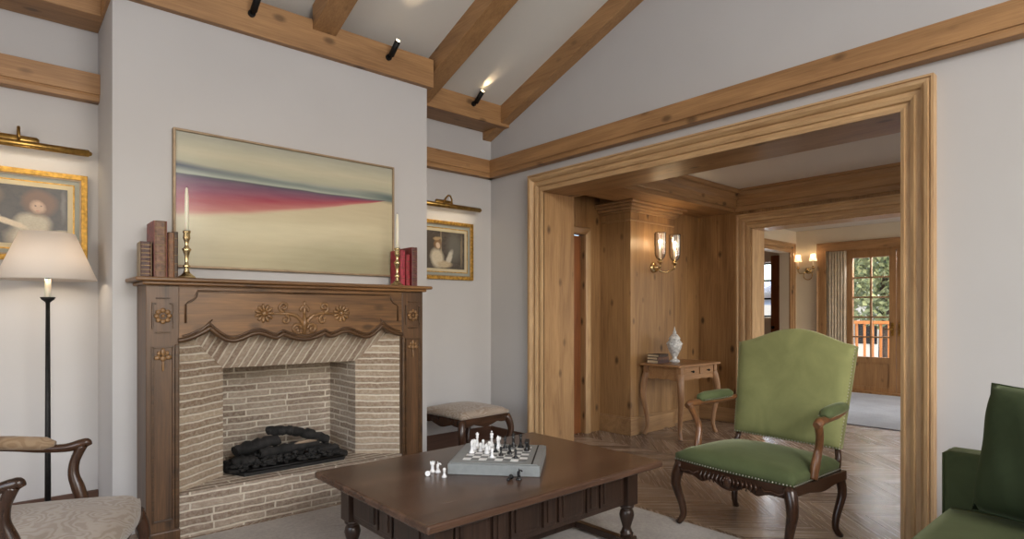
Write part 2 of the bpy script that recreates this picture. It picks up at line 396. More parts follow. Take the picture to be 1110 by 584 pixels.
def thing(name, label, cat, loc=(0, 0, 0), rz=0, group=None):
    o = bpy.data.objects.new(name, None); C.objects.link(o); o.location = loc; o.rotation_euler = (0, 0, rz); o.empty_display_size = .1
    o['label'] = label; o['category'] = cat
    if group: o['group'] = group
    return o
def tag(o, label, cat, group=None):
    o['label'] = label; o['category'] = cat
    if group: o['group'] = group
    return o
def struct(o, label=None):
    o['kind'] = 'structure'
    if label: o['label'] = label
    return o
def dup(src, loc=None, rz=None, label=None, group=None):
    r = src.copy(); C.objects.link(r)
    if loc is not None: r.location = loc
    if rz is not None: r.rotation_euler = (0, 0, rz)
    if label: r['label'] = label
    if group: r['group'] = group
    for ch in list(src.children):
        c = ch.copy(); C.objects.link(c); c.parent = r
        for g in ch.children: d = g.copy(); C.objects.link(d); d.parent = c
    return r
def frame_mold(y0, y1, zt, x, sgn, prof, k0=0, wall_x=None):
    """one mitred length of moulding round an opening (k0: 0 and 2 uprights, 1 head); prof = [(offset outward, protrusion)]"""
    mb = MB(); n = len(prof)
    path = lambda o: [(y0 - o, 0), (y0 - o, zt + o), (y1 + o, zt + o), (y1 + o, 0)]
    vs = []
    for k in (k0, k0 + 1):
        for (o, p) in prof:
            q = path(o)[k]; v = (x + sgn * p, q[0], q[1])
            vs.append(v if wall_x is None else (v[1], wall_x + v[0], v[2]))
    fs = [(i, (i + 1) % n, n + (i + 1) % n, n + i) for i in range(n)]
    fs.append(tuple(range(n))); fs.append(tuple(range(2 * n - 1, n - 1, -1)))
    return mb.add(vs, fs)
def casing(y0, y1, zt, x, sgn, prof, mz, mh, wall_x=None):
    for k0 in (0, 1, 2): trim(frame_mold(y0, y1, zt, x, sgn, prof, k0, wall_x), mh if k0 == 1 else mz, 0)

# ================================================================= SETTING
X2 = 3.680; X2b = 4.06; YB = 4.505; YC = 3.922
OY0, OY1, OZ = 1.006, 3.758, 2.326
X3, X3b = 6.33, 6.60; X4 = 10.2; HC = 2.62
struct(B(-2.4, 13, -3.1, 6.4, -.1, 0).build('floor', 'floor'))
# living-room walls
struct(B(-2.4, X2, YB, YB + .2, 0, 3.6).build('wall_back', 'wall'))
mb = B(.498, 2.556, 4.42, YB, 0, 3.15)
mb.box(.498, 1.05, YC, 4.42, 0, 3.15); mb.box(1.96, 2.556, YC, 4.42, 0, 3.15); mb.box(1.05, 1.96, YC, 4.42, 1.3, 3.15)
struct(mb.build('wall_chimney', 'wall'))
OYa, OYb, OZt = OY0 - .02, OY1 + .02, OZ + .02
mb = B(X2, X2b, -3, OYa, 0, 5.0); mb.box(X2, X2b, OYb, YB + .2, 0, 5.0); mb.box(X2, X2b, OYa, OYb, OZt, 5.0)
struct(mb.build('wall_right', 'wall'))
mb = B(-2.4, -.65, -3.1, -2.95, 0, 5); mb.box(2.65, X2b, -3.1, -2.95, 0, 5); mb.box(-.65, 2.65, -3.1, -2.95, 0, .7); mb.box(-.65, 2.65, -3.1, -2.95, 2.7, 5)
struct(mb.build('wall_rear', 'wall'))
mb = B(-2.4, -2.3, -3.1, -.35, 0, 5); mb.box(-2.4, -2.3, 2.35, YB + .2, 0, 5); mb.box(-2.4, -2.3, -.35, 2.35, 0, .65); mb.box(-2.4, -2.3, -.35, 2.35, 2.55, 5)
struct(mb.build('wall_left', 'wall'))
zc = lambda y: 3.190 + .37 * (4.230 - y)
YR = .6
mb = MB().prism([(YB + .2, zc(YB + .2)), (YR, zc(YR)), (-3.1, zc(YR) - .37 * (YR + 3.1)), (-3.1, zc(YR) - .37 * (YR + 3.1) + .1), (YR, zc(YR) + .1), (YB + .2, zc(YB + .2) + .1)], 'X', -2.4, X2b)
struct(mb.build('ceiling', 'ceil'))
# beams and rafters (trim)
tn = [0]
def trim(mb, mat, bevel=.004, label=None):
    tn[0] += 1; return struct(mb.build('trim_%d' % tn[0], mat, bevel=bevel), label)
trim(B(.48, 2.59, 3.875, 4.24, 3.006, 3.225), 'beamX', label='heavy wooden beam running across the top of the chimney breast')
trim(B(2.56, X2, 4.230, YB, 3.002, 3.205), 'beamX', label='wooden beam between chimney breast and gable wall')
trim(B(-2.3, .498, 4.230, YB, 3.002, 3.205), 'beamX', label='wooden beam above the alcove with the floor lamp')
def rafter(x0, x1, y0, d0=.162):
    zb = lambda y: zc(y) - d0
    return MB().prism([(y0, zb(y0)), (YR, zb(YR)), (YR, zc(YR) + .02), (y0, zc(y0) + .02)], 'X', x0, x1)
for (x0, x1, y0) in ((1.618, 1.785, 3.88), (2.613, 2.78, 4.24), (X2 - .105, X2, YB), (.62, .785, 3.88), (-.38, -.214, 4.24), (-1.38, -1.214, 4.24)):
    trim(rafter(x0, x1, y0), 'beamY')
# picture-rail beam on back and right wall
def railprof(a, s):   # a = wall coordinate, s = inward direction
    return [(a, 2.554), (a + s * .072, 2.554), (a + s * .078, 2.578), (a + s * .083, 2.586), (a + s * .083, 2.590), (a + s * .096, 2.591), (a + s * .096, 2.716), (a, 2.716)]
trim(MB().prism(railprof(YB, -1), 'X', -2.3, .498), 'beamX', .002)
trim(MB().prism(railprof(YB, -1), 'X', 2.556, X2), 'beamX', .002)
trim(MB().prism(railprof(X2, -1), 'Y', -2.95, YB), 'beamY', .002)
struct(B(2.556, X2 - .015, YB - .018, YB, 0, .145).build('baseboard_back', 'darkbase', bevel=.003))
struct(B(-2.3, .498, YB - .018, YB, 0, .145).build('baseboard_alcove', 'darkbase', bevel=.003))
mb = B(X2 - .018, X2, OY1 + .16, YB - .018, 0, .145)
struct(mb.build('baseboard_right', 'darkbase', bevel=.003))
struct(B(X2 - .018, X2, -2.9, OY0 - .16, 0, .145).build('baseboard_right_sofa', 'darkbase', bevel=.003))
# big opening: casing and lining
cprof = [(-.0, .0), (-.0, .03), (.018, .036), (.022, .022), (.045, .022), (.05, .038), (.07, .048), (.076, .032), (.098, .032), (.104, .048), (.122, .066), (.140, .070), (.144, .05), (.150, .05), (.152, .06), (.165, .06), (.165, 0)]
cprof = [(o * .94, p) for o, p in cprof]
casing(OY0, OY1, OZ, X2, -1, cprof, 'casing', 'casingY')
trim(B(X2 - .01, X2b + .01, OYb, OY1, 0, OZ), 'pineZ', .002)
trim(B(X2 - .01, X2b + .01, OYa, OY0, 0, OZ), 'pineZ', .002)
trim(B(X2 - .01, X2b + .01, OYa, OYb, OZ, OZt), 'pineY', .002)
# hall
struct(B(X2b, X4 + .3, -1.6, 6.3, HC, HC + .1).build('ceiling_hall', 'ceil'))
mb = B(X2b, 4.40, 4.12, 4.2, 0, HC); mb.box(4.62, 4.87, 4.12, 4.2, 0, HC); mb.box(4.40, 4.62, 4.12, 4.2, 2.06, HC)
struct(mb.build('wall_hall_door', 'panel'))
struct(B(4.41, 4.61, 4.16, 4.2, 0, 2.05).build('door_1', 'door', bevel=.004))
casing(4.40, 4.62, 2.06, 0, -1, [(0, 0), (0, .02), (.02, .03), (.06, .035), (.075, .02), (.075, 0)], 'casing', 'pineX', 4.12)
struct(B(5.63, X3, 3.83, 3.95, 0, HC).build('wall_hall_recess', 'panel'))
mb = B(5.74, 6.05, 3.818, 3.83, .30, 2.15)
trim(mb, 'panel', .006)
mb = MB().prism([(4.87, 3.72), (5.63, 3.72), (5.63, 4.3), (4.87, 4.3)], 'Z', 0, HC)
struct(mb.build('wall_hall_pier', 'panel'))
mb = B(4.855, 5.645, 3.705, 4.12, 0, .17); mb.box(4.86, 5.64, 3.71, 4.12, .17, .185)
trim(mb, 'pineX', .004)
mb = B(4.858, 5.642, 3.708, 4.12, 2.19, 2.21)
for (z0, z1, p) in ((2.28, 2.30, .025), (2.30, 2.33, .045), (2.33, 2.36, .075), (2.36, 2.385, .11)): mb.box(4.87 - p, 5.63 + p, 3.72 - p, 4.12, z0, z1)
trim(mb, 'pineX', .008, 'stepped crown moulding on the panelled pier in the hall')
mb = B(X3, X3b, 3.185, 4.4, 0, HC); mb.box(X3, X3b, 1.1, 3.205, 2.205, HC); mb.box(X3, X3b, -1.5, 1.12, 0, HC)
struct(mb.build('wall_hall_far', 'panel'))
c3 = [(0, 0), (0, .02), (.03, .025), (.035, .018), (.06, .018), (.07, .035), (.095, .04), (.10, .028), (.13, .03), (.14, .045), (.155, .045), (.155, 0)]
casing(1.12, 3.185, 2.195, X3, -1, c3, 'casing', 'casingY')
casing(1.12, 3.185, 2.195, X3b, 1, c3, 'casing', 'casingY')
mb = B(X3 - .005, X3b + .005, 3.165, 3.187, 0, 2.195); mb.box(X3 - .005, X3b + .005, 1.12, 3.187, 2.18, 2.207)
trim(mb, 'casing', .002)
trim(B(X3 - .018, X3, 3.34, 3.83, 0, .16), 'pineY', .004)
trim(B(5.645, X3, 3.812, 3.83, 0, .16), 'pineX', .004)
def crown(a, s, z0=2.39, z1=HC): return [(a, z0), (a + s * .02, z0), (a + s * .025, z0 + .05), (a + s * .05, z0 + .06), (a + s * .055, z0 + .12), (a + s * .09, z0 + .16), (a + s * .10, z0 + .20), (a + s * .13, z0 + .205), (a + s * .13, z1), (a, z1)]
trim(MB().prism(crown(X3, -1), 'Y', -1.5, 3.83), 'pineY', 0)
pr = [(3.83, 2.385), (3.36, 2.385), (3.36, 2.42), (3.335, 2.43), (3.33, 2.50), (3.30, 2.53), (3.29, 2.57), (3.26, 2.58), (3.26, HC), (3.83, HC)]
trim(MB().prism(pr, 'X', X2b, X3), 'pineX', .0, 'boxed beam crossing the hall ceiling')
trim(MB().prism(crown(X2b, 1), 'Y', -1.5, 3.83), 'pineY', 0)
mb = B(X2b, 4.5, -1.6, -1.5, 0, HC); mb.box(6.1, 7.0, -1.6, -1.5, 0, HC); mb.box(9.8, X4 + .3, -1.6, -1.5, 0, HC); mb.box(4.5, 9.8, -1.6, -1.5, 0, .5); mb.box(4.5, 9.8, -1.6, -1.5, 2.5, HC)
struct(mb.build('wall_hall_window', 'cream'))
# far room
mb = B(X3b, 8.85, 4.34, 4.5, 0, HC); mb.box(9.93, X4 + .3, 4.34, 4.5, 0, HC); mb.box(8.85, 9.93, 4.34, 4.5, 2.25, HC)
struct(mb.build('wall_far_door', 'cream'))
casing(8.85, 9.93, 2.25, 0, -1, c3, 'pineZ', 'pineX', 4.34)
FY0, FY1, FZ = 1.9, 3.87, 2.28
mb = B(X4, X4 + .3, -1.6, FY0, 0, HC); mb.box(X4, X4 + .3, FY1, 4.76, 0, HC); mb.box(X4, X4 + .3, 5.6, 6.3, 0, HC); mb.box(X4, X4 + .3, 4.76, 5.6, 0, 1.17); mb.box(X4, X4 + .3, 4.76, 5.6, 2.14, HC); mb.box(X4, X4 + .3, FY0, FY1, FZ, HC)
struct(mb.build('wall_far_window', 'cream'))
casing(FY0, FY1, FZ - .02, X4, -1, [(-.01, 0), (-.01, .03), (.03, .035), (.10, .035), (.12, .05), (.13, 0)], 'beamZ', 'beamY')
mb = B(7.9, X4 + .3, 6.1, 6.3, 0, HC); mb.box(7.9, 8.0, 4.5, 6.3, 0, HC)
struct(mb.build('wall_beyond_door', 'door'))
# french door
def french(y0, y1, x, parent_name, flip):
    d = MB(); st = .09
    d.box(x, x + .06, y0, y0 + st, .0, 2.22); d.box(x, x + .06, y1 - st, y1, .0, 2.22)
    d.box(x, x + .06, y0 + st, y1 - st, 0, .10); d.box(x, x + .06, y0 + st, y1 - st, .47, .56); d.box(x, x + .06, y0 + st, y1 - st, 2.12, 2.22)
    d.box(x + .015, x + .045, y0 + st, y1 - st, .1, .47)
    for k in range(1, 5): z = .56 + k * .312; d.box(x + .01, x + .05, y0 + st, y1 - st, z - .012, z + .012)
    ym = (y0 + y1) / 2; d.box(x + .01, x + .05, ym - .012, ym + .012, .56, 2.12)
    o = struct(d.build(parent_name, 'beamZ', bevel=.003))
    B(x + .028, x + .032, y0 + st, y1 - st, .56, 2.12).build('pane', 'glass', o)
    hy = y0 + .045 if flip else y1 - .045
    MB().tube([(x, hy, 1.0), (x - .05, hy, 1.0), (x - .05, hy + (.1 if flip else -.1), 1.0)], .009).box(x - .006, x, hy - .02, hy + .02, .9, 1.1).build('door_handle', 'brass', o)
    return o
french(2.905, 3.60, X4 + .12, 'door_2', True); french(2.20, 2.895, X4 + .12, 'door_3', False)
mb = B(X4 + .1, X4 + .2, 3.60, FY1, 0, FZ); mb.box(X4 + .1, X4 + .2, FY0, 2.20, 0, FZ); mb.box(X4 + .1, X4 + .2, 2.20, 3.6, 2.22, FZ); mb.box(X4, X4 + .25, FY0, FY1, 0, .03)
trim(mb, 'beamZ', .003)
mb = MB()
for yy in (4.78, 5.18, 5.58): mb.box(X4 + .1, X4 + .15, yy - .025, yy + .025, 1.17, 2.14)
for zz in (1.19, 1.5, 1.82, 2.12): mb.box(X4 + .11, X4 + .14, 4.76, 5.6, zz - .015, zz + .015)
o = struct(mb.build('window_1', 'iron')); B(X4 + .12, X4 + .125, 4.76, 5.6, 1.17, 2.14).build('pane', 'glass', o)
o = struct(B(X4 - .05, X4 - .01, 4.52, 4.75, 0, 2.24).box(X4 - .06, X4 - .05, 4.56, 4.72, .15, 2.1).build('door_4', 'door', bevel=.004))
MB().ball((X4 - .085, 4.70, 1.0), .03).build('door_handle', 'iron', o)

# ================================================================= FIREPLACE
fp = thing('fireplace', 'brick fireplace with splayed cheeks and raised brick hearth under the carved mantel', 'fireplace', (1.495, 3.808, .06))
fp.scale = (.952,) * 3; ZG = -.063
def W(p): return (p[0] - 1.57, p[1] - 4.0, p[2])
def bq(mb, a, b, z0a, z0b, z1a, z1b, u0=0):
    """vertical quad from a to b (xy), with bottoms and tops"""
    L = math.hypot(b[0] - a[0], b[1] - a[1])
    mb.quad([W((a[0], a[1], z0a)), W((b[0], b[1], z0b)), W((b[0], b[1], z1b)), W((a[0], a[1], z1a))], [(u0, z0a), (u0 + L, z0b), (u0 + L, z1b), (u0, z1a)])
oL, oR, iL, iR = (.80, 3.87), (2.30, 3.87), (1.117, 4.10), (2.04, 4.10); zi, zo, zh = .893, 1.20, .20
mb = MB(); bq(mb, oL, iL, zh, zh, zo, zi, .07); bq(mb, (.80, 4.11), oL, zh, zh, zo, zo); mb.build('cheek', M['cheekbrick'], fp)
mb = MB(); bq(mb, iR, oR, zh, zh, zi, zo, .11); bq(mb, oR, (2.30, 4.11), zh, zh, zo, zo); mb.build('cheek', M['cheekbrick'], fp)
mb = MB(); pts = [W((oL[0], oL[1], zo)), W((iL[0], iL[1], zi)), W((iR[0], iR[1], zi)), W((oR[0], oR[1], zo))]
sk_ = .25
def luv(x, s): return (s * .40 + .03, x * .9 - s * sk_ * .4)
mb.quad(pts, [luv(oL[0], 1), luv(iL[0], 0), luv(iR[0], 0), luv(oR[0], 1)])
mb.quad([W((iL[0], iL[1], zi)), W((iL[0], 4.22, zi)), W((iR[0], 4.22, zi)), W((iR[0], iR[1], zi))], [(0, iL[0]), (.12, iL[0]), (.12, iR[0]), (0, iR[0])])
mb.build('lintel', M['soldier'], fp)
mb = MB(); bL, bR = (1.14, 4.52), (2.03, 4.52)
bq(mb, iL, bL, zh, zh, zi + .3, zi + .3, .02); bq(mb, bL, bR, zh, zh, zi + .3, zi + .3, .05); bq(mb, bR, iR, zh, zh, zi + .3, zi + .3, .3)
mb.quad([W((1.1, 4.22, zi)), W((1.1, 4.53, zi + .35)), W((2.06, 4.53, zi + .35)), W((2.06, 4.22, zi))], [(0, 0), (0, .4), (1, .4), (1, 0)])
mb.build('firebox', M['brick'], fp)
mb = MB(); hy = 3.850
bq(mb, (.80, hy), (2.30, hy), ZG, ZG, zh, zh, .4)
mb.quad([W((.80, hy, zh)), W((2.30, hy, zh)), W((2.30, 4.53, zh)), W((.80, 4.53, zh))], [(0, .01), (1.47, .01), (1.47, .50), (0, .50)])
mb.build('hearth', M['brick'], fp)
# gas log set
ft = thing('fire_basket', 'black metal fire tray filled with embers on the raised hearth', 'fire tray', (1.476, 3.951, .2505))
ft.scale = (.952,) * 3
tp = [(-.34, -.18), (.34, -.18), (.45, .0), (.42, .22), (-.38, .22), (-.41, .0)]
mb = MB().prism([(x, y) for x, y in tp], 'Z', .0, .022)
mb.build('tray', 'black', ft, bevel=.004)
mb = MB()
random.seed(3)
for k in range(560):
    a = random.uniform(-1, 1); b = random.uniform(-1, 1); x = a * .39; y = .02 + b * .17; h = .10 * (1 - a * a) ** .5 * (1 - b * b * .6)
    mb.ball((x, y, .02 + h * random.uniform(.5, 1)), random.uniform(.009, .02), 6, 4, (1.3, 1, .7))
o = mb.build('ember_bed', 'ash', ft); o['kind'] = 'stuff'
mb = MB(); mb.tube([(-.32, -.165, .03), (.34, -.165, .03)], .008); mb.build('burner_bar', 'iron', ft)
def log(name, p0, p1, r, label, mat='ash', z=0):
    p0, p1 = Vector(p0), Vector(p1); n = 16; t = (p1 - p0); mid = (p0 + p1) / 2
    pts = []; rr = []
    for i in range(n):
        s = i / (n - 1); q = p0 + t * s - mid; q += Vector((0, random.uniform(-.006, .006), random.uniform(-.006, .006) + .004 * math.sin(s * 3)))
        pts.append(q); rr.append(r * random.uniform(.82, 1.15) * (1 - .25 * abs(s - .5)))
    o = MB().tube(pts, rr, 9).build(name, mat); o.location = Vector((1.476, 3.951, .2505)) + mid * .952; o.scale = (.952,) * 3
    return tag(o, label, 'log', 'charred logs in the fireplace')
log('firewood_log', (-.33, .06, .125), (-.05, .03, .165), .044, 'charred log at the floor-lamp side of the fire, lying nearly level')
l3 = log('firewood_log', (-.20, -.06, .105), (.20, -.05, .125), .036, 'charred log with a bare pale streak across the front of the fire')
MB().tube([(.02, -.026, .030), (.06, -.031, .036), (.12, -.032, .036), (.18, -.026, .030)], [.004, .012, .012, .004], 8).build('bare_wood_streak', 'ashlight', l3)
log('firewood_log', (.03, .10, .215), (.33, .06, .105), .038, 'charred log slanting down towards the footstool side of the fire')
log('firewood_log', (-.10, .09, .225), (.04, .00, .215), .034, 'short charred stub resting on top of the other logs')
log('firewood_log', (.12, -.08, .075), (.36, -.04, .065), .028, 'thin charred stick low at the footstool end of the fire tray')
log('firewood_log', (-.36, -.03, .075), (-.22, -.10, .065), .030, 'low charred log at the front corner of the fire tray')

# ================================================================= MANTEL
mt = thing('mantelpiece', 'carved old oak mantelpiece with scalloped frieze framing the brick fireplace', 'mantelpiece', (1.476, 3.789, .06))
mt.scale = (.952,) * 3
def on_mantel(x, y, z=1.452): return (1.476 + .952 * (x - 1.55), 3.789 + .952 * (y - 3.98), .06 + .952 * z)
mx = lambda x: x - 1.55
my = lambda y: y - 3.98
mb = MB().prism([(mx(.585), my(3.775)), (mx(2.515), my(3.775)), (mx(2.515), my(4.12)), (mx(.585), my(4.12))], 'Z', 1.428, 1.452)
mb.build('mantel_shelf', 'oldmantel', mt, bevel=.009, seg=3)
B(mx(.622), mx(2.478), my(3.80), my(4.12), 1.408, 1.429).build('shelf_moulding', 'oldmantel', mt, bevel=.008, seg=3)
def pil(x0, x1, side):
    mb = B(mx(x0), mx(x1), my(3.845), my(4.119), ZG, 1.41)
    o = mb.build('pilaster', 'oldmantelZ', mt, bevel=.004)
    a, b = mx(x0) + .028, mx(x1) - .028
    m2 = MB()
    for (z0, z1) in ((.06, 1.06),):
        for (xa, xb) in ((a, a + .01), (b - .01, b)): m2.box(xa, xb, my(3.835), my(3.846), z0, z1)
        m2.box(a, b, my(3.835), my(3.846), z0, z0 + .01); m2.box(a, b, my(3.835), my(3.846), z1 - .01, z1)
    for (xa, xb) in ((a, a + .008), (b - .008, b)): m2.box(xa, xb, my(3.833), my(3.846), 1.16, 1.30)
    m2.box(a + .02, b - .02, my(3.833), my(3.846), 1.33, 1.338); m2.box(a + .02, b - .02, my(3.833), my(3.846), 1.135, 1.143)
    m2.box(a, a + .022, my(3.833), my(3.846), 1.30, 1.308); m2.box(b - .022, b, my(3.833), my(3.846), 1.30, 1.308)
    m2.build('pilaster_moulding', 'mantelline', o, bevel=.002)
    c = (a + b) / 2
    m3 = MB()
    for k in range(8): t = 2 * PI * k / 8; m3.ball((c + .032 * math.cos(t), my(3.838), 1.232 + .032 * math.sin(t)), .0145, 8, 5, (1, .8, 1))
    m3.ball((c, my(3.834), 1.232), .011, 8, 5)
    m3.build('rosette', 'carving', o)
    m4 = MB()
    for (dx, dz, sx, sz) in ((0, 0, .016, .016), (-.028, .006, .018, .014), (.028, .006, .018, .014), (0, .036, .012, .026), (0, -.042, .007, .034), (-.02, .03, .010, .014), (.02, .03, .010, .014)): m4.ball((c + dx, my(3.838), .99 + dz), 1, 8, 5, (sx, .008, sz))
    m4.build('carved_flower', 'carving', o)
    e = mx(x1) - .012 if side < 0 else mx(x0) + .012
    B(e - .012, e + .012, my(3.834), my(3.86), .01, 1.07).build('inner_moulding', 'mantelline', o, bevel=.006)
    B(mx(x0) - .010, mx(x1) + .004, my(3.832), my(4.119), ZG, .004).build('plinth', 'oldmantelZ', o, bevel=.006)
pil(.645, .812, -1); pil(2.288, 2.468, 1)
keys = [(-.75, 1.078), (-.573, 1.148), (-.445, 1.068), (-.295, 1.112), (-.178, 1.080), (-.140, 1.103), (0, 1.063)]
def scz(x):
    x = -abs(x)
    for i in range(len(keys) - 1):
        (a, za), (b, zb_) = keys[i], keys[i + 1]
        if x <= b or i == len(keys) - 2:
            t = max(0, min(1, (x - a) / (b - a)))
            if i == 0: s = 1 - math.cos(t * PI / 2)
            elif i in (1, 5): s = math.sin(t * PI / 2)
            elif i == 4: s = t
            else: s = (1 - math.cos(t * PI)) / 2
            return za + (zb_ - za) * s
xs = [-.745 + 1.49 * i / 200 for i in range(201)]
mb = MB().strip(xs, lambda x: 1.41, scz, my(3.85), my(3.90)); fr_ = mb.build('frieze', 'oldmantel', mt)
m2 = MB().tube([(x, my(3.846), scz(x) + .012) for x in xs], .014, 8); m2.tube([(x, my(3.846), scz(x) + .036) for x in xs[3:-3]], .007, 6)
m2.build('edge_moulding', 'mantelline', fr_)
m2 = MB()
for s in (-1, 1):
    P = [(s * .705, 1.19), (s * .705, 1.30), (s * .69, 1.312)] + [(s * (.70 - .055 * math.sin(t)), 1.312 + .0 + .055 * (1 - math.cos(t))) for t in [.3, .7, 1.1, 1.5]] + [(s * .64, 1.378), (s * .3, 1.378), (0, 1.378)]
    m2.tube([(x, my(3.849), z) for x, z in P], .007, 6)
    P = [(s * (.655 - .095 * t), 1.125 + .05 * t + .035 * t * t) for t in (0, .25, .5, .75, 1)]
    m2.tube([(x, my(3.848), z) for x, z in P], [.004, .008, .009, .008, .003], 6)
m2.build('panel_moulding', 'mantelline', fr_)
def carve_flower(cx, cz, r):
    m = MB()
    for k in range(11): t = 2 * PI * k / 11; c_, s_ = math.cos(t), math.sin(t); m.tube([(cx + r * q * c_, my(3.846), cz + r * q * s_) for q in (.25, .5, .8, 1.)], [r * .08, r * .15, r * .2, r * .1], 7)
    m.ball((cx, my(3.842), cz), r * .3, 8, 5, (1, .8, 1)); return m
for s in (-1, 1): carve_flower(s * .258, 1.247, .060).build('rosette', 'carving', fr_)
def scroll(cx, cz, r, a0, turns, sgn):
    n = 22; return [(cx + sgn * r * (1 - .75 * i / n) * math.cos(a0 + turns * 2 * PI * i / n), my(3.847), cz + r * (1 - .75 * i / n) * math.sin(a0 + turns * 2 * PI * i / n)) for i in range(n + 1)]
m = MB(); m.tube([(0, my(3.846), 1.11), (0, my(3.843), 1.18), (0, my(3.845), 1.24)], [.011, .016, .011], 8)
for s in (-1, 1):
    m.tube([(s * .008, my(3.847), 1.15), (s * .02, my(3.847), 1.20), (s * .06, my(3.847), 1.235), (s * .11, my(3.847), 1.245), (s * .20, my(3.848), 1.245)], [.011, .014, .013, .010, .008], 8)
    m.tube(scroll(s * .052, 1.145, .034, PI * .0, 1.1, -s), .011, 7); m.tube(scroll(s * .135, 1.288, .034, -PI * .5, 1.1, s), .011, 7); m.tube(scroll(s * .125, 1.205, .028, PI * .5, 1.0, s), .010, 7)
    m.tube([(s * .004, my(3.848), 1.12), (s * .03, my(3.848), 1.115), (s * .06, my(3.848), 1.12)], [.005, .006, .005], 7)
    for t in (.5, .9, 1.3): m.ball((s * .03 * math.cos(t), my(3.846), 1.255 + .035 * math.sin(t)), 1, 8, 5, (.010, .008, .016))
m.ball((0, my(3.845), 1.265), 1, 8, 6, (.012, .01, .03)); m.ball((0, my(3.845), 1.31), 1, 8, 6, (.008, .008, .02))
m.build('carved_scrolls', 'carving', fr_)

# ================================================================= THINGS ON THE MANTEL
def candlestick(x, y, label, clabel):
    t = thing('candlestick', label, 'candlestick', on_mantel(x, y), 0, 'brass candlesticks on the mantel'); t.scale = (.952,) * 3
    MB().lathe([(.046, 0), (.048, .006), (.044, .012), (.03, .022), (.022, .03)], seg=8, smooth=False).build('base', 'brassp', t)
    MB().lathe([(.02, .028), (.014, .05), (.010, .062), (.022, .072), (.012, .082), (.009, .10), (.012, .13), (.02, .16), (.026, .172), (.014, .182), (.009, .20), (.014, .222), (.02, .236), (.017, .262), (.021, .27), (.021, .28)], seg=16).build('stem', 'brassp', t)
    c = MB().lathe([(.013, 0), (.0125, .08), (.010, .2), (.007, .248), (.003, .256)], seg=14).build('candle', 'wax'); c.location = on_mantel(x, y, 1.452 + .2785); c.scale = (.952,) * 3
    tag(c, clabel, 'candle', 'tapers on the mantel')
    MB().tube([(0, 0, .254), (.001, 0, .264)], .0012, 5).build('wick', 'black', c)
candlestick(.856, 3.87, 'brass candlestick on the mantel beside the four old books', 'ivory taper candle in the candlestick beside the four old books')
candlestick(2.262, 3.87, 'brass candlestick on the mantel in front of the three red books', 'ivory taper candle in the candlestick by the red books')
def book(x0, x1, yf, dep, h, col, spine, label, group, lean=0, bands=5):
    t = thing('book', label, 'book', on_mantel((x0 + x1) / 2, yf + dep / 2), lean, group); t.scale = (.952,) * 3; wd = (x1 - x0) / 2; d = dep / 2
    mc = plain('book_cloth', col, .5, 0, .2, 30, .2); ms = plain('book_spine', spine, .42, 0, .25, 40, .3)
    mb = B(-wd, -wd + .004, -d, d, 0, h); mb.box(wd - .004, wd, -d, d, 0, h); mb.build('cover', mc, t, bevel=.001)
    s = MB().prism([(-wd, -d + .002), (-wd * .6, -d - .005), (wd * .6, -d - .005), (wd, -d + .002), (wd, -d + .006), (-wd, -d + .006)], 'Z', 0, h)
    s = s.build('spine', ms, t, bevel=.001)
    r0 = B(-wd * .8, wd * .8, -d - .0072, -d - .003, -.002, .002).build('raised_band', 'giltdull', s)
    for k in range(bands):
        r = r0 if k == 0 else r0.copy()
        if k: C.objects.link(r); r.parent = s
        r.location.z = h * (k + .8) / (bands + .6)
    B(-wd + .004, wd - .004, -d + .006, d - .004, .003, h - .003).build('pages', 'page', t)
    return t
g = 'old leather books on the mantel'
book(.622, .680, 3.86, .14, .200, (140, 118, 86), (70, 40, 34), 'short brown leather book at the outer end of the mantel shelf', g, -.06, 8)
book(.688, .755, 3.87, .20, .325, (128, 66, 62), (112, 78, 56), 'tall thick leather book, the tallest on the mantel', g, 0, 6)
book(.760, .795, 3.88, .17, .265, (104, 70, 44), (110, 70, 38), 'medium tan book beside the tall thick leather one on the mantel', g, 0, 4)
book(.800, .830, 3.96, .17, .28, (70, 50, 34), (78, 56, 36), 'thin dark brown book nearest the candlestick on the mantel', g, 0, 5)
g = 'red books behind the candlestick'
book(2.325, 2.365, 3.93, .15, .275, (158, 48, 62), (170, 56, 72), 'bright red book partly hidden by the candlestick', g, 0, 3)
book(2.368, 2.402, 3.92, .15, .245, (150, 50, 52), (150, 46, 54), 'shorter red book in the middle of the three red books', g, 0, 3)
book(2.405, 2.455, 3.90, .18, .30, (120, 44, 46), (98, 58, 54), 'dark red leather book with gilt bands nearest the end of the mantel', g, 0, 7)

# ================================================================= PICTURES
def framed(name, label, cat, x0, x1, z0, z1, y, fw, fd, mat, inner):
    cx, cz = (x0 + x1) / 2, (z0 + z1) / 2; hw, hh = (x1 - x0) / 2, (z1 - z0) / 2
    t = thing(name, label, cat, (cx, y, z0))
    def ring(a, b, d0, d1, nm, m, bev=.003):
        mb = MB(); o, i = a, b
        pr = lambda w_: [(-hw + w_, w_), (hw - w_, w_), (hw - w_, 2 * hh - w_), (-hw + w_, 2 * hh - w_)]
        O, I = pr(o), pr(i)
        vs = [(p[0], -d1, p[1]) for p in O] + [(p[0], -d1, p[1]) for p in I] + [(p[0], -d0, p[1]) for p in O] + [(p[0], -d0, p[1]) for p in I]
        fs = []
        for k in range(4):
            j = (k + 1) % 4
            fs += [(k, j, 4 + j, 4 + k), (8 + k, 12 + k, 12 + j, 8 + j), (k, 8 + k, 8 + j, j), (4 + k, 4 + j, 12 + j, 12 + k)]
        return mb.add(vs, fs).build(nm, m, t, bevel=bev)
    ring(0, fw, 0, fd, 'frame', mat)
    return t, ring, hw, hh
t, ring, hw, hh = framed('painting', 'large abstract landscape with crimson band in thin frame above the mantel', 'painting', .790, 2.249, 1.518, 2.333, YC - .001, .014, .035, 'giltpale', None)
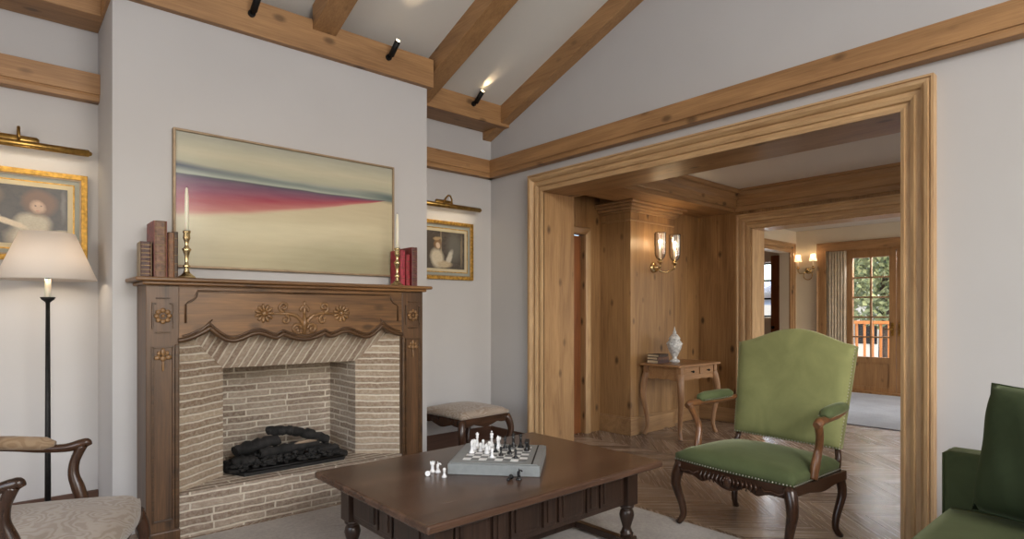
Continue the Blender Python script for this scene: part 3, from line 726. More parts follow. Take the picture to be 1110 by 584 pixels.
B(-hw + .012, hw - .012, -.022, -.002, .012, 2 * hh - .012).build('canvas', abstract_art(), t)
def oldprint(x0, x1, label, art):
    t, ring, hw, hh = framed('framed_print', label, 'picture', x0, x1, 1.557, 2.093, YB - .001, .032, .03, 'gilt', None)
    ring(.030, .040, .005, .024, 'frame_sight_edge', 'giltpale', .001)
    ring(.038, .066, .002, .016, 'outer_mat', plain('grey_blue_mat', (150, 152, 142), .7), 0)
    ring(.064, .072, .002, .0175, 'gilt_line', 'gilt', 0)
    ring(.070, .098, .002, .016, 'cream_mat', plain('cream_mat', (196, 182, 150), .7), 0)
    B(-hw + .096, hw - .096, -.014, -.002, .096, 2 * hh - .096).build('print', art, t)
    return t
oldprint(-.214, .441, 'gilt-framed old print of a child with a basket behind the floor lamp', print_art('print_child_basket', [
    (.14, .55, .30, .20, 0, (70, 62, 54), .5), (.12, .80, .24, .24, 0, (122, 104, 82), .35), (.12, .72, .17, .15, 0, (74, 66, 58), .4), (.12, .66, .15, .10, 0, (168, 160, 144), .6),
    (.62, .10, .26, .26, 0, (176, 162, 138), .4), (.64, .36, .20, .20, .2, (176, 164, 140), .35), (.40, .36, .22, .055, -.45, (206, 186, 156), .35), (.24, .46, .08, .05, 0, (208, 186, 158), .4),
    (.71, .72, .19, .24, .1, (104, 72, 46), .3), (.69, .65, .085, .12, .15, (184, 152, 124), .4), (.66, .67, .012, .012, 0, (84, 64, 54), .5), (.72, .67, .012, .012, 0, (84, 64, 54), .5), (.69, .58, .022, .01, 0, (168, 104, 92), .5),
    (.90, .20, .13, .08, .3, (192, 176, 148), .4), (.95, .7, .03, .3, 0, (98, 92, 84), .6)], (54, 46, 38)))
oldprint(2.789, 3.443, 'gilt-framed old print of a girl in white, hung above the footstool', print_art('print_girl_seated', [
    (.20, .5, .25, .4, 0, (70, 60, 50), .5), (.42, .62, .02, .5, 0, (150, 134, 110), .5), (.74, .60, .20, .45, 0, (104, 100, 92), .5), (.92, .5, .03, .5, 0, (130, 116, 94), .5),
    (.33, .28, .17, .28, .1, (206, 194, 170), .35), (.34, .66, .10, .14, 0, (134, 100, 66), .35), (.35, .62, .055, .085, 0, (216, 190, 162), .3), (.33, .80, .10, .05, .2, (176, 150, 112), .4),
    (.62, .30, .07, .24, -.3, (200, 192, 176), .4), (.5, .12, .2, .1, 0, (188, 170, 140), .4)], (74, 66, 58)))
def piclight(cx, label):
    t = thing('picture_light', label, 'picture light', (cx, YB, 2.212), 0, 'brass picture lights')
    L = .328
    MB().tube([(-L, -.13, 0), (-L + .004, -.13, 0), (L - .004, -.13, 0), (L, -.13, 0)], [.016, .021, .021, .016], 14).build('lamp_tube', 'brass', t)
    for s in (-1, 1): MB().ball((s * (L + .002), -.13, 0), .013, 10, 6).build('end_cap', 'brass', t)
    MB().tube([(0, -.008, .055), (0, -.04, .09), (0, -.075, .108), (0, -.11, .095), (0, -.13, .06), (0, -.13, .015)], .008, 10).build('swan_neck', 'brass', t)
    MB().tube([(-.095, -.006, .05), (-.085, -.008, .05), (.085, -.008, .05), (.095, -.006, .05)], [(.008, .018), (.012, .026), (.012, .026), (.008, .018)], 12, up=(0, 0, 1)).build('wall_plate', 'brass', t)
    d = bpy.data.lights.new('picture_light_glow', 'AREA'); d.shape = 'RECTANGLE'; d.size = .6; d.size_y = .02; d.energy = .8; d.color = (1, .80, .52)
    o = bpy.data.objects.new('picture_light_glow', d); C.objects.link(o); o.parent = t; o.location = (0, -.118, -.026)
    o.rotation_euler = Vector((0, .45, -1)).to_track_quat('-Z', 'Y').to_euler()
piclight(.112, 'long brass picture light above the child-with-basket print')
piclight(3.118, 'long brass picture light above the print of a girl, over the footstool')

# ================================================================= CEILING SPOTLIGHTS
def spot(x, y, label, lit=True):
    t = thing('spotlight', label, 'spotlight', (x, y, 3.128), 0, 'small black spotlights on the beams')
    MB().tube([(0, .0, 0), (0, -.018, 0)], .022, 14).build('mounting_disc', 'iron', t)
    MB().tube([(0, -.018, 0), (0, -.045, .0), (0, -.05, .015)], .008, 8).build('swivel', 'iron', t)
    d = Vector((.03, -.80, .66)).normalized(); a = Vector((0, -.040, .0)) + d * .005
    MB().tube([a, a + d * .12], .021, 16).build('lamp_barrel', 'iron', t)
    MB().tube([a + d * .118, a + d * .123], .015, 12).build('lens', 'flame' if lit else 'iron', t)
    L = bpy.data.lights.new('spot_glow', 'SPOT'); L.energy = 5; L.color = (1, .74, .46); L.spot_size = math.radians(52); L.spot_blend = 1.; L.shadow_soft_size = .01
    o = bpy.data.objects.new('spot_glow', L); C.objects.link(o); o.parent = t; o.location = a + d * .13; o.rotation_euler = d.to_track_quat('-Z', 'Y').to_euler()
spot(1.222, 3.875, 'black spotlight on the chimney beam at the end nearest the floor lamp')
spot(2.189, 3.875, 'black spotlight on the chimney beam between the two middle rafters')
spot(3.248, 4.230, 'black spotlight on the short beam above the footstool alcove')

# ================================================================= FLOOR LAMP
fl_ = thing('floor_lamp', 'floor lamp with white conical shade and black stem in the alcove', 'lamp', (.232, 4.2, 0))
MB().lathe([(.14, 0), (.14, .012), (.12, .02), (.03, .03), (.02, .05)], seg=24).build('base', 'iron', fl_)
MB().tube([(0, 0, .03), (0, 0, .5), (0, 0, 1.30)], [.016, .014, .0105], 8).build('pole', 'iron', fl_)
MB().lathe([(.008, 1.29), (.012, 1.31), (.030, 1.325), (.036, 1.338), (.030, 1.336)], seg=20).build('drip_cup', 'iron', fl_)
MB().lathe([(.0145, 1.334), (.0145, 1.44)], seg=16).build('candle_sleeve', 'wax', fl_)
MB().lathe([(.014, 1.44), (.01, 1.46), (.0, 1.47)], seg=12).build('socket', 'iron', fl_)
m = NT('lamp_shade_cloth'); tr = m.n('ShaderNodeBsdfTranslucent'); df = m.n('ShaderNodeBsdfDiffuse'); mx_ = m.n('ShaderNodeMixShader')
tr.inputs[0].default_value = lin((240, 230, 220)); df.inputs[0].default_value = lin((238, 233, 228)); mx_.inputs[0].default_value = .45
m.put(mx_.inputs[1], df.outputs[0]); m.put(mx_.inputs[2], tr.outputs[0]); m.put(m.t.nodes['Material Output'].inputs[0], mx_.outputs[0])
mb = MB(); seg = 40; vs = []
for (r, z) in ((.228, 1.435), (.125, 1.695)):
    for k in range(seg): vs.append((r * math.cos(2 * PI * k / seg), r * math.sin(2 * PI * k / seg), z))
mb.add(vs, [(k, (k + 1) % seg, seg + (k + 1) % seg, seg + k) for k in range(seg)], None, True)
sh = mb.build('lamp_shade', m.m, fl_, smooth=True); sm_ = sh.modifiers.new('thick', 'SOLIDIFY'); sm_.thickness = .002
mb = MB().tube([(.0, 0, 1.47), (0, 0, 1.66)], .003, 6); mb.tube([(-.125, 0, 1.68), (.125, 0, 1.68)], .002, 6); mb.tube([(0, -.125, 1.68), (0, .125, 1.68)], .002, 6); mb.build('shade_carrier', 'iron', fl_)
L = bpy.data.lights.new('lamp_bulb', 'POINT'); L.energy = 4; L.color = (1, .82, .6); L.shadow_soft_size = .03
o = bpy.data.objects.new('lamp_bulb', L); C.objects.link(o); o.parent = fl_; o.location = (0, 0, 1.53)

# ================================================================= RUG
o = B(-1.6, 3.10, -1.5, 3.62, 0, .008).build('rug', 'rug', bevel=.004); tag(o, 'large pale grey wool rug under the coffee table', 'rug')
o = B(7.2, 10.1, -.5, 4.1, 0, .012).build('rug', 'rug2', bevel=.004); tag(o, 'blue-grey rug in the far room by the glazed doors', 'rug')
RZ = .008

# ================================================================= COFFEE TABLE
ct = thing('coffee_table', 'low dark oak coffee table with turned legs and panelled apron on the grey rug', 'table', (1.926, 2.325, RZ))
ztop = .47 - RZ
B(-.737, .737, -.505, .505, ztop - .034, ztop).build('tabletop', 'tabletop', ct, bevel=.010, seg=3)
mb = MB(); lx, ly = .60, .37
ap = MB()
for s in (-1, 1):
    ap.box(-lx, lx, s * ly - .014, s * ly + .014, .235, ztop - .034); ap.box(s * lx - .014, s * lx + .014, -ly, ly, .235, ztop - .034)
ap = ap.build('apron', 'tabledark', ct, bevel=.002)
pn = MB()
def panelrow(a, b, n, fixed, axis, s):
    ws = [1 if k % 2 == 0 else .45 for k in range(n)]; tot = sum(ws); L_ = (b - a) - .02 * (n + 1); x = a + .02
    for k in range(n):
        w_ = L_ * ws[k] / tot; z0, z1 = .262, ztop - .055
        if axis == 'X':
            pn.box(x, x + w_, fixed, fixed + s * .014, z0, z1); pn.box(x + .02, x + w_ - .02, fixed, fixed + s * .022, z0 + .02, z1 - .02)
        else:
            pn.box(fixed, fixed + s * .014, x, x + w_, z0, z1); pn.box(fixed, fixed + s * .022, x + .02, x + w_ - .02, z0 + .02, z1 - .02)
        x += w_ + .02
for s in (-1, 1):
    panelrow(-lx + .045, lx - .045, 7, s * (ly + .014), 'X', s); panelrow(-ly + .045, ly - .045, 3, s * (lx + .014), 'Y', s)
pn.build('raised_panels', 'tabledark', ap, bevel=.003)
mm = MB()
for s in (-1, 1): mm.box(-lx - .03, lx + .03, s * ly - .035, s * ly + .035, ztop - .048, ztop - .033); mm.box(s * lx - .035, s * lx + .035, -ly - .03, ly + .03, ztop - .048, ztop - .033)
mm.build('under_moulding', 'tabledark', ct, bevel=.004)
for sx in (-1, 1):
    for sy in (-1, 1):
        mb = B(sx * lx - .042, sx * lx + .042, sy * ly - .042, sy * ly + .042, .232, ztop - .036)
        mb.lathe([(.03, .06), (.036, .08), (.028, .09), (.022, .11), (.034, .15), (.040, .175), (.034, .20), (.024, .208), (.038, .215), (.04, .226), (.034, .233)], (sx * lx, sy * ly, 0), 18)
        mb.box(sx * lx - .038, sx * lx + .038, sy * ly - .038, sy * ly + .038, .0, .062)
        mb.build('leg', 'tabledark', ct, bevel=.003)
mb = MB()
for sx in (-1, 1): mb.box(sx * lx - .02, sx * lx + .02, -ly, ly, .015, .05)
mb.box(-lx, lx, -.02, .02, .018, .048); mb.build('stretcher', 'tabledark', ct, bevel=.003)

# ================================================================= CHESS
cb_ = thing('chess_set_box', 'flat grey leather chess box with inlaid board lying on the coffee table', 'chess box', (1.968, 2.335, .47), math.radians(-48.3))
hb = .224
B(-hb, hb, -hb, hb, 0, .052).build('case', 'boardgrey', cb_, bevel=.004)
mb = B(-hb + .012, hb - .012, -hb + .012, hb - .012, .052, .0565); mb.build('lid_panel', 'boardgrey', cb_, bevel=.002)
B(hb - .045, hb - .037, -hb + .02, hb - .02, .0560, .0572).build('groove', 'black', cb_)
q = .0395; m1 = MB(); m2 = MB()
for i in range(8):
    for j in range(8):
        (m1 if (i + j) % 2 == 0 else m2).box((i - 4) * q + .0005 - .006, (i - 3) * q - .0005 - .006, (j - 4) * q + .0005, (j - 3) * q - .0005, .0562, .0582)
m1.build('white_squares', 'sqw', cb_); m2.build('grey_squares', 'sqb', cb_)
ZB = .47 + .0582
PR = {'pawn': [(.0125, 0), (.0125, .004), (.008, .009), (.0055, .016), (.0045, .026), (.008, .028), (.0045, .030), (.0075, .034), (.008, .038), (.006, .043), (.0, .046)],
      'rook': [(.0145, 0), (.0145, .005), (.010, .010), (.0075, .018), (.007, .034), (.0115, .038), (.0115, .050), (.008, .050), (.0075, .046)],
      'bishop': [(.0145, 0), (.0145, .005), (.009, .012), (.006, .022), (.005, .038), (.0095, .041), (.005, .043), (.008, .049), (.0085, .054), (.005, .061), (.002, .064), (.003, .067), (0, .069)],
      'king': [(.0165, 0), (.0165, .006), (.011, .013), (.007, .025), (.006, .046), (.011, .050), (.006, .052), (.0095, .066), (.0105, .069), (.006, .073), (.0, .075)],
      'queen': [(.016, 0), (.016, .006), (.010, .013), (.0065, .025), (.0055, .044), (.010, .047), (.0055, .050), (.0095, .064), (.0105, .067), (.004, .070), (.004, .073), (0, .076)],
      'knight': [(.0145, 0), (.0145, .005), (.010, .010), (.008, .016), (.0, .018)]}
def pxfloor(u, v, z):
    t = (u - 555) / FPX; Rv = (fy, -fx); D = (1.25 - z) * FPX / (v - HZ)
    return ((fx + t * Rv[0]) * D, (fy + t * Rv[1]) * D)
chess_mesh = {}
def piece(kind, colr, xy, label, z=ZB, lie=None, group=None):
    key = (kind, colr); mat = 'white' if colr == 'white' else 'blackp'
    mb = MB().lathe(PR[kind], seg=14)
    if kind == 'knight':
        mb.tube([(.002, 0, .014), (-.002, 0, .026), (-.001, 0, .037), (.004, 0, .045), (.010, 0, .044), (.016, 0, .038)], [.0085, .0085, .008, .0075, .006, .0045], 10, flat=.7)
        mb.ball((-.001, 0, .050), 1, 6, 4, (.002, .002, .005))
    if kind == 'king': mb.box(-.0012, .0012, -.0012, .0012, .074, .086); mb.box(-.0045, .0045, -.0012, .0012, .079, .082)
    if kind == 'rook':
        for k in range(4): a = PI / 4 + k * PI / 2; mb.ball((.0095 * math.cos(a), .0095 * math.sin(a), .051), .003, 6, 4)
    o = mb.build('chess_' + kind, mat); o.location = (xy[0], xy[1], z)
    if lie is not None:
        r = PR[kind][0][0]; L_ = .045; tip = math.atan2(r - .0078, .038)
        o.rotation_euler = (0, PI / 2 + tip, lie); o.location = (xy[0], xy[1], z + r * math.cos(tip) + .0005)
    else: o.rotation_euler = (0, 0, random.uniform(0, 6))
    return tag(o, label, 'chess piece', group or ('%s chess pieces' % colr))
bd = lambda i, j: tuple((cb_.matrix_basis @ Vector(((i - 3.5) * q - .006, (j - 3.5) * q, 0)))[:2])
cb_.location = cb_.location; bpy.context.view_layer.update()
Rb = Matrix.Rotation(math.radians(-48.3), 3, 'Z')
def bd(i, j):
    p = Rb @ Vector(((i - 3.5) * q - .006, (j - 3.5) * q, 0)); return (1.968 + p.x, 2.335 + p.y)
def snap(u, v):
    x, y = pxfloor(u, v, ZB); p = Rb.transposed() @ Vector((x - 1.968, y - 2.335, 0))
    return (round((p.x + .006) / q + 3.5), round(p.y / q + 3.5))
used = set()
def place(kind, colr, u, v, label):
    i, j = snap(u, v); i = max(0, min(7, i)); j = max(0, min(7, j))
    if (i, j) in used:
        best = None
        for a in range(8):
            for b in range(8):
                if (a, b) in used: continue
                d_ = (a - i) ** 2 + (b - j) ** 2
                if best is None or d_ < best[0]: best = (d_, a, b)
        i, j = best[1], best[2]
    used.add((i, j)); piece(kind, colr, bd(i, j), label)
for a in [
  ('bishop', 'white', 509.5, 490.5, 'white chess bishop at the near corner of the white side on the board'),
  ('rook', 'white', 512, 487, 'white chess rook on the board just behind the front bishop'),
  ('queen', 'white', 514, 483.5, 'tall pointed white queen at the back of the white side'),
  ('pawn', 'white', 518.3, 489.5, 'white pawn standing alone in front of the white queen'),
  ('pawn', 'white', 522.3, 486, 'smallest-looking white pawn in the back rows, between queen and king'),
  ('knight', 'white', 526.5, 491.5, 'white chess knight in the front rows of the board'),
  ('pawn', 'white', 529, 488, 'white pawn directly behind the white knight on the board'),
  ('king', 'white', 533.5, 484.5, 'tall white king standing in the middle of the board'),
  ('pawn', 'white', 533, 495, 'white pawn nearest the front edge of the board'),
  ('bishop', 'white', 540, 486.5, 'white bishop advanced beside the black pawns'),
  ('rook', 'white', 542, 481.5, 'white rook with flared top behind the advanced white bishop'),
  ('pawn', 'black', 536.5, 490, 'black pawn standing deep among the white pieces'),
  ('pawn', 'black', 541.5, 494.5, 'black pawn beside the front-most white pawn'),
  ('bishop', 'black', 548.2, 485.5, 'black bishop in the middle of the board, closest to the white rook'),
  ('knight', 'black', 553, 492.5, 'black knight in the front rows of the board'),
  ('pawn', 'black', 558.8, 495.2, 'black pawn at the front edge of the board, beside the knight'),
  ('king', 'black', 558, 481.5, 'black king standing in the back row'),
  ('queen', 'black', 565, 484.5, 'tall black queen between king and rooks'),
  ('rook', 'black', 572.5, 489, 'black rook at the near end of the black side'),
  ('pawn', 'black', 573, 485, 'black pawn directly behind the near black rook'),
  ('rook', 'black', 573.5, 480.5, 'black rook in the far corner of the black side')]: place(*a)
piece('rook', 'white', pxfloor(468.8, 511.5, .47), 'captured white rook standing on the tabletop off the board', .47)
piece('knight', 'white', pxfloor(474.8, 512, .47), 'captured white knight standing on the tabletop off the board', .47)
piece('pawn', 'white', pxfloor(481.6, 517, .47), 'captured white pawn standing on the tabletop off the board', .47)
piece('pawn', 'white', pxfloor(463.6, 516, .47), 'white pawn lying on its side on the tabletop', .47, lie=.9)
piece('pawn', 'black', pxfloor(554.2, 519.4, .47), 'black pawn lying on its side in front of the chess box', .47, lie=3.6)
piece('knight', 'black', pxfloor(562.5, 520.0, .47), 'captured black knight standing in front of the chess box', .47)

# ================================================================= CABRIOLE FURNITURE HELPERS
def cab_leg(x, y, z1, out, r0=.026, r1=.012, h=None, sx=1, sy=1, bow=.03):
    """cabriole leg from knee at top z1 to a scrolled foot; out=(dx,dy) outward direction"""
    n = 14; pts = []; rr = []
    d = Vector((out[0], out[1], 0)); d.normalize()
    for i in range(n + 1):
        t = i / n; z = z1 * (1 - t) + .0 * t
        off = bow * math.sin(t * PI * 1.0) * (1 - t) * 2.2 - bow * .55 * math.sin(max(0, t - .35) / .65 * PI) + bow * .75 * max(0, (t - .85) / .15)
        r = r0 * (1 - t) ** 1.2 + r1 * (1 - (1 - t) ** 1.2) + (.004 if t > .93 else 0); rr.append(r)
        pts.append(Vector((x, y, max(z, .004))) + d * off)
    mb = MB().tube(pts, rr, 10, up=(0, 1, 0) if abs(d.x) > .5 else (1, 0, 0))
    mb.v = [(p[0], p[1], max(p[2], 0.)) for p in mb.v]
    return mb
def cushion(w0, w1, d, z0, h, n=16, dome=.04, edge=.3, bow=0.):
    """seat cushion: front width w0 at y=0, back width w1 at y=d"""
    vs = []; fs = []
    for j in range(n + 1):
        for i in range(n + 1):
            u = 2 * i / n - 1; v = j / n; wd = (w0 * (1 - v) + w1 * v) / 2
            y = v * d - bow * (1 - u * u) * (1 - v)
            e = min(1, (1 - abs(u)) / edge) ; e2 = min(1, min(v, 1 - v) * 2 / edge)
            s = math.sqrt(max(0, 1 - (1 - e) ** 2)) * math.sqrt(max(0, 1 - (1 - e2) ** 2))
            vs.append((u * wd, y, z0 + h * (.55 + .45 * s) + dome * (1 - u * u) * (1 - (2 * v - 1) ** 2)))
    m_ = (n + 1) ** 2
    vs += [(p[0], p[1], z0) for p in vs]
    for j in range(n):
        for i in range(n):
            a = j * (n + 1) + i; fs.append((a, a + 1, a + n + 2, a + n + 1)); fs.append((m_ + a, m_ + a + n + 1, m_ + a + n + 2, m_ + a + 1))
    for i in range(n):
        fs.append((i, m_ + i, m_ + i + 1, i + 1)); a = n * (n + 1) + i; fs.append((a + 1, m_ + a + 1, m_ + a, a))
        a = i * (n + 1); b = a + n + 1; fs.append((b, m_ + b, m_ + a, a)); a += n; b += n; fs.append((a, m_ + a, m_ + b, b))
    return MB().add(vs, fs, None, True)
def pillow_mesh(w_, h_, t_, n=18, pinch=.06):
    vs = []; fs = []
    for s in (1, -1):
        for j in range(n + 1):
            for i in range(n + 1):
                u = 2 * i / n - 1; v = 2 * j / n - 1
                k = (max(0, 1 - u ** 4) ** .5) * (max(0, 1 - v ** 4) ** .5)
                px = u * w_ / 2 * (1 - pinch * (1 - v * v) * abs(u)); pz = v * h_ / 2 * (1 - pinch * (1 - u * u) * abs(v))
                vs.append((px, s * (t_ / 2 * k + k * (.004 * math.sin(5 * u + 7 * v) + .003 * math.sin(11 * u - 4 * v + 1))), pz))
    m_ = (n + 1) ** 2
    for j in range(n):
        for i in range(n):
            a = j * (n + 1) + i; fs.append((a, a + n + 1, a + n + 2, a + 1)); fs.append((m_ + a, m_ + a + 1, m_ + a + n + 2, m_ + a + n + 1))
    return MB().add(vs, fs, None, True)
def nails(path, r=.0046, step=.018):
    mb = MB(); P = [Vector(p) for p in path]; acc = 0; 
    for a, b in zip(P, P[1:]):
        L_ = (b - a).length; t = acc
        while t < L_: mb.ball(a + (b - a) * (t / L_), r, 6, 4); t += step
        acc = t - L_
    return mb

# ================================================================= GREEN ARMCHAIR
ac = thing('armchair', 'carved walnut armchair upholstered in green velvet by the hall opening', 'armchair', (3.015, 1.64, .006), math.radians(-95.0))
# local: x across (viewer left -> right), y towards the chair back
RF = .685 / 2; RBk = .335; DP = .555; ZR = .375
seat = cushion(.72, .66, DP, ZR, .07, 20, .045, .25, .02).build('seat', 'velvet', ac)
mb = nails([(-.355, -.004, ZR + .008), (-.2, -.018, ZR + .008), (0, -.024, ZR + .008), (.2, -.018, ZR + .008), (.355, -.004, ZR + .008)])
mb2 = nails([(.363, .0, ZR + .008), (.335, DP, ZR + .008)]); mb.add(mb2.v, mb2.f, None, True)
mb2 = nails([(-.363, .0, ZR + .008), (-.335, DP, ZR + .008)]); mb.add(mb2.v, mb2.f, None, True)
mb.build('nailhead_trim', 'nail', seat)
def apz(x):
    t = abs(x) / .33; return ZR - .062 - .035 * math.exp(-((abs(x) - .0) / .09) ** 2) - .022 * math.exp(-((abs(x) - .17) / .04) ** 2) + .012 * math.exp(-((abs(x) - .10) / .03) ** 2)
xs = [-.35 + .70 * i / 60 for i in range(61)]
mb = MB().strip(xs, lambda x: ZR + .001, apz, -.012, .02)
for s in (-1, 1):
    mb.strip([DP * i / 30 for i in range(31)], lambda y: ZR + .001, lambda y: ZR - .05 - .02 * math.exp(-((y - .3) / .1) ** 2), s * .352 - .012, s * .352 + .010, 'X')
mb.box(-.33, .33, DP - .03, DP, ZR - .05, ZR + .001)
rail = mb.build('seat_rail', 'walX', ac, bevel=.003)
mb = MB()
for s in (-1, 1):
    for k in range(6): x = s * (.03 + k * .026); mb.tube([(x, -.014, ZR - .02), (x + s * .012, -.022, ZR - .045), (x + s * .002, -.016, ZR - .072)], [.004, .007, .003], 7)
    mb.tube([(s * .19, -.014, ZR - .03), (s * .22, -.02, ZR - .05), (s * .25, -.02, ZR - .04), (s * .29, -.016, ZR - .05), (s * .33, -.014, ZR - .03)], [.004, .008, .006, .007, .003], 7)
mb.ball((0, -.018, ZR - .05), 1, 10, 8, (.028, .012, .034))
for k in range(5): a = PI * (k + .5) / 5; mb.ball((.024 * math.cos(a), -.024, ZR - .05 + .02 * math.sin(a)), .007, 7, 5)
mb.build('carved_shell', 'walX', rail)
for (x, y, ox, oy) in ((-.325, .02, -.8, -.6), (.325, .02, .8, -.6), (-.315, DP - .02, -.3, 1), (.315, DP - .02, .3, 1)):
    lg = cab_leg(x, y, ZR - .01, (ox, oy), .036 if y < .3 else .028, .017, bow=.030 if y < .3 else .035)
    lo = lg.build('leg', 'walZ', ac)
    if y < .3: MB().ball((x + ox * .03, y + oy * .03, ZR - .055), 1, 8, 6, (.014, .014, .03)).build('carved_knee', 'walZ', lo)
# back: camel-backed upholstered panel, reclined
BZ0 = .485; rec = .20
def backpt(u, z, yy):   # u -1..1, z above floor
    hw = .325 + .035 * (z - BZ0) / .57
    return (u * hw, DP + .0 + (z - BZ0) * rec + yy, z)
def crest(u): a = abs(u); return 1.062 + .085 * (math.cos(min(1, a / .93) * PI) * .5 + .5) ** .75 - (.012 * max(0, (a - .9) / .1) ** 2)
def backmesh(y0, y1, puff, inset=0):
    n = 22; mb = MB(); vs = []; fs = []
    for s in (0, 1):
        for j in range(n + 1):
            for i in range(n + 1):
                u = 2 * i / n - 1; v = j / n; zt = crest(u) - inset; z = BZ0 + inset + (zt - BZ0 - inset) * v
                uu = u * (1 - inset * 2.8)
                k = (1 - u ** 6) * (1 - (2 * v - 1) ** 6)
                vs.append(backpt(uu, z, (y0 - puff * max(0, k) ** .6) if s == 0 else y1))
    m_ = (n + 1) ** 2
    for j in range(n):
        for i in range(n):
            a = j * (n + 1) + i; fs.append((a, a + 1, a + n + 2, a + n + 1)); fs.append((m_ + a, m_ + a + n + 1, m_ + a + n + 2, m_ + a + 1))
    for i in range(n):
        fs.append((i, m_ + i, m_ + i + 1, i + 1)); a = n * (n + 1) + i; fs.append((a + 1, m_ + a + 1, m_ + a, a))
        a = i * (n + 1); b = a + n + 1; fs.append((b, m_ + b, m_ + a, a)); a += n; b += n; fs.append((a, m_ + a, m_ + b, b))
    return mb.add(vs, fs, None, True)
bk = backmesh(-.012, .035, .035).build('backrest', 'velvet_lit', ac)
pth = [backpt(-1, crest(-1), -.012)]; pth = [backpt(-1.0, BZ0 + .0 + (crest(-1) - BZ0) * (1 - k / 10), -.008) for k in range(11)] + [backpt(-1 + 2 * k / 12, BZ0 + .006, -.016) for k in range(13)] + [backpt(1.0, BZ0 + (crest(1) - BZ0) * k / 10, -.008) for k in range(11)]
nails(pth, .0048, .018).build('nailhead_trim', 'nail', bk)
for s in (-1, 1):
    MB().tube([(s * .315, DP - .02, ZR - .01), (s * .315, DP + .005, ZR + .06), backpt(s * .93, BZ0 + .02, .012)], [.020, .017, .016], 8).build('back_post', 'walZ', ac)
    # arm: rail from back to scroll, post down to the side rail, padded top
    A = [backpt(s * 1.0, .705, .0), (s * .362, .46, .690), (s * .378, .34, .690), (s * .386, .25, .688), (s * .392, .19, .684), (s * .394, .155, .672)]
    ar = MB().curve(A, [.014, .017, .018, .020, .025, .018]).build('arm', 'armwood', ac)
    MB().curve([(s * .392, .18, .675), (s * .382, .215, .61), (s * .366, .235, .54), (s * .360, .215, .46), (s * .356, .20, .385)], [.022, .019, .020, .024, .022]).build('arm_post', 'armwood', ar)
    pd = MB().tube([(s * .350, .55, .728), (s * .354, .52, .728), (s * .362, .44, .726), (s * .376, .32, .722), (s * .382, .275, .716), (s * .384, .255, .708)], [(.020, .014), (.036, .028), (.038, .032), (.038, .031), (.034, .026), (.018, .010)], 12, up=(0, 0, 1))
    pd.build('arm_pad', 'velvet', ar)
    nails([(s * .382 - s * .036, .275, .704), (s * .354 - s * .036, .52, .712)], .0034, .015).build('nailhead_trim', 'nail', ar)

# ================================================================= SOFA AND PILLOW
sf = thing('sofa', 'green velvet sofa with low square arm against the pale wall', 'sofa', (2.2, .3, RZ))
sx0, sx1 = -1.05, 1.045
def rbox(*a): return B(*a)
B(sx0, sx1, -.5, .36, .10, .27).build('base', 'velvetd', sf, bevel=.02, seg=3)
sfx = [-.90, .0, .90]
for k in range(2):
    w_ = .897; c = cushion(w_, w_, .80, 0, .15, 18, .025, .14, 0)
    c.v = [(p[0] + sfx[k] + .449, -(p[1]) + .40, p[2] + .27) for p in c.v]
    c.build('seat_cushion', 'velvetd', sf)
for s, x in ((-1, -1.05), (1, .905)):
    am = B(x, x + .14, -.5, .395, .10, .645).build('arm', 'velvetd', sf, bevel=.02, seg=4)
    MB().tube([(x + .012, .397, .10), (x + .012, .397, .632), (x + .128, .397, .632), (x + .128, .397, .10)], .005, 6).build('piping', 'velvetd', am)
B(sx0, sx1, -.62, -.40, .10, .82).build('backrest', 'velvetd', sf, bevel=.04, seg=4)
for (x, y) in ((-.98, .32), (.98, .32), (-.98, -.55), (.98, -.55)): MB().lathe([(.015, 0), (.025, .10)], (x, y, 0), 12).build('leg', 'walZ', sf)
pw = thing('throw_pillow', 'dark green velvet cushion with piped edge leaning on the sofa arm', 'cushion', (2.875, .335, .445))
pm = pillow_mesh(.52, .52, .20, 18, .05)
T = Matrix.Rotation(math.radians(64), 4, 'Z') @ Matrix.Translation((0, -.05, .262)) @ Matrix.Rotation(math.radians(12), 4, 'X')
pm.v = [tuple(T @ Vector(p)) for p in pm.v]; pm.build('cover', 'velvetp', pw)
edge = []
for k in range(80):
    s_ = k / 20; i = int(s_); f_ = 2 * (s_ - i) - 1; u, v = [(f_, -1), (1, f_), (-f_, 1), (-1, -f_)][i]
    edge.append(T @ Vector((u * .26 * (1 - .05 * (1 - v * v) * abs(u)), 0, v * .26 * (1 - .05 * (1 - u * u) * abs(v)))))
MB().tube(edge, .004, 6, closed=True).build('piping', 'velvetp', pw)

# ================================================================= PATTERNED ARMCHAIR (lower corner)
pc = thing('armchair', 'dark carved armchair with faded damask seat in front of the floor lamp', 'armchair', (.172, 2.85, RZ), math.radians(-21.8))
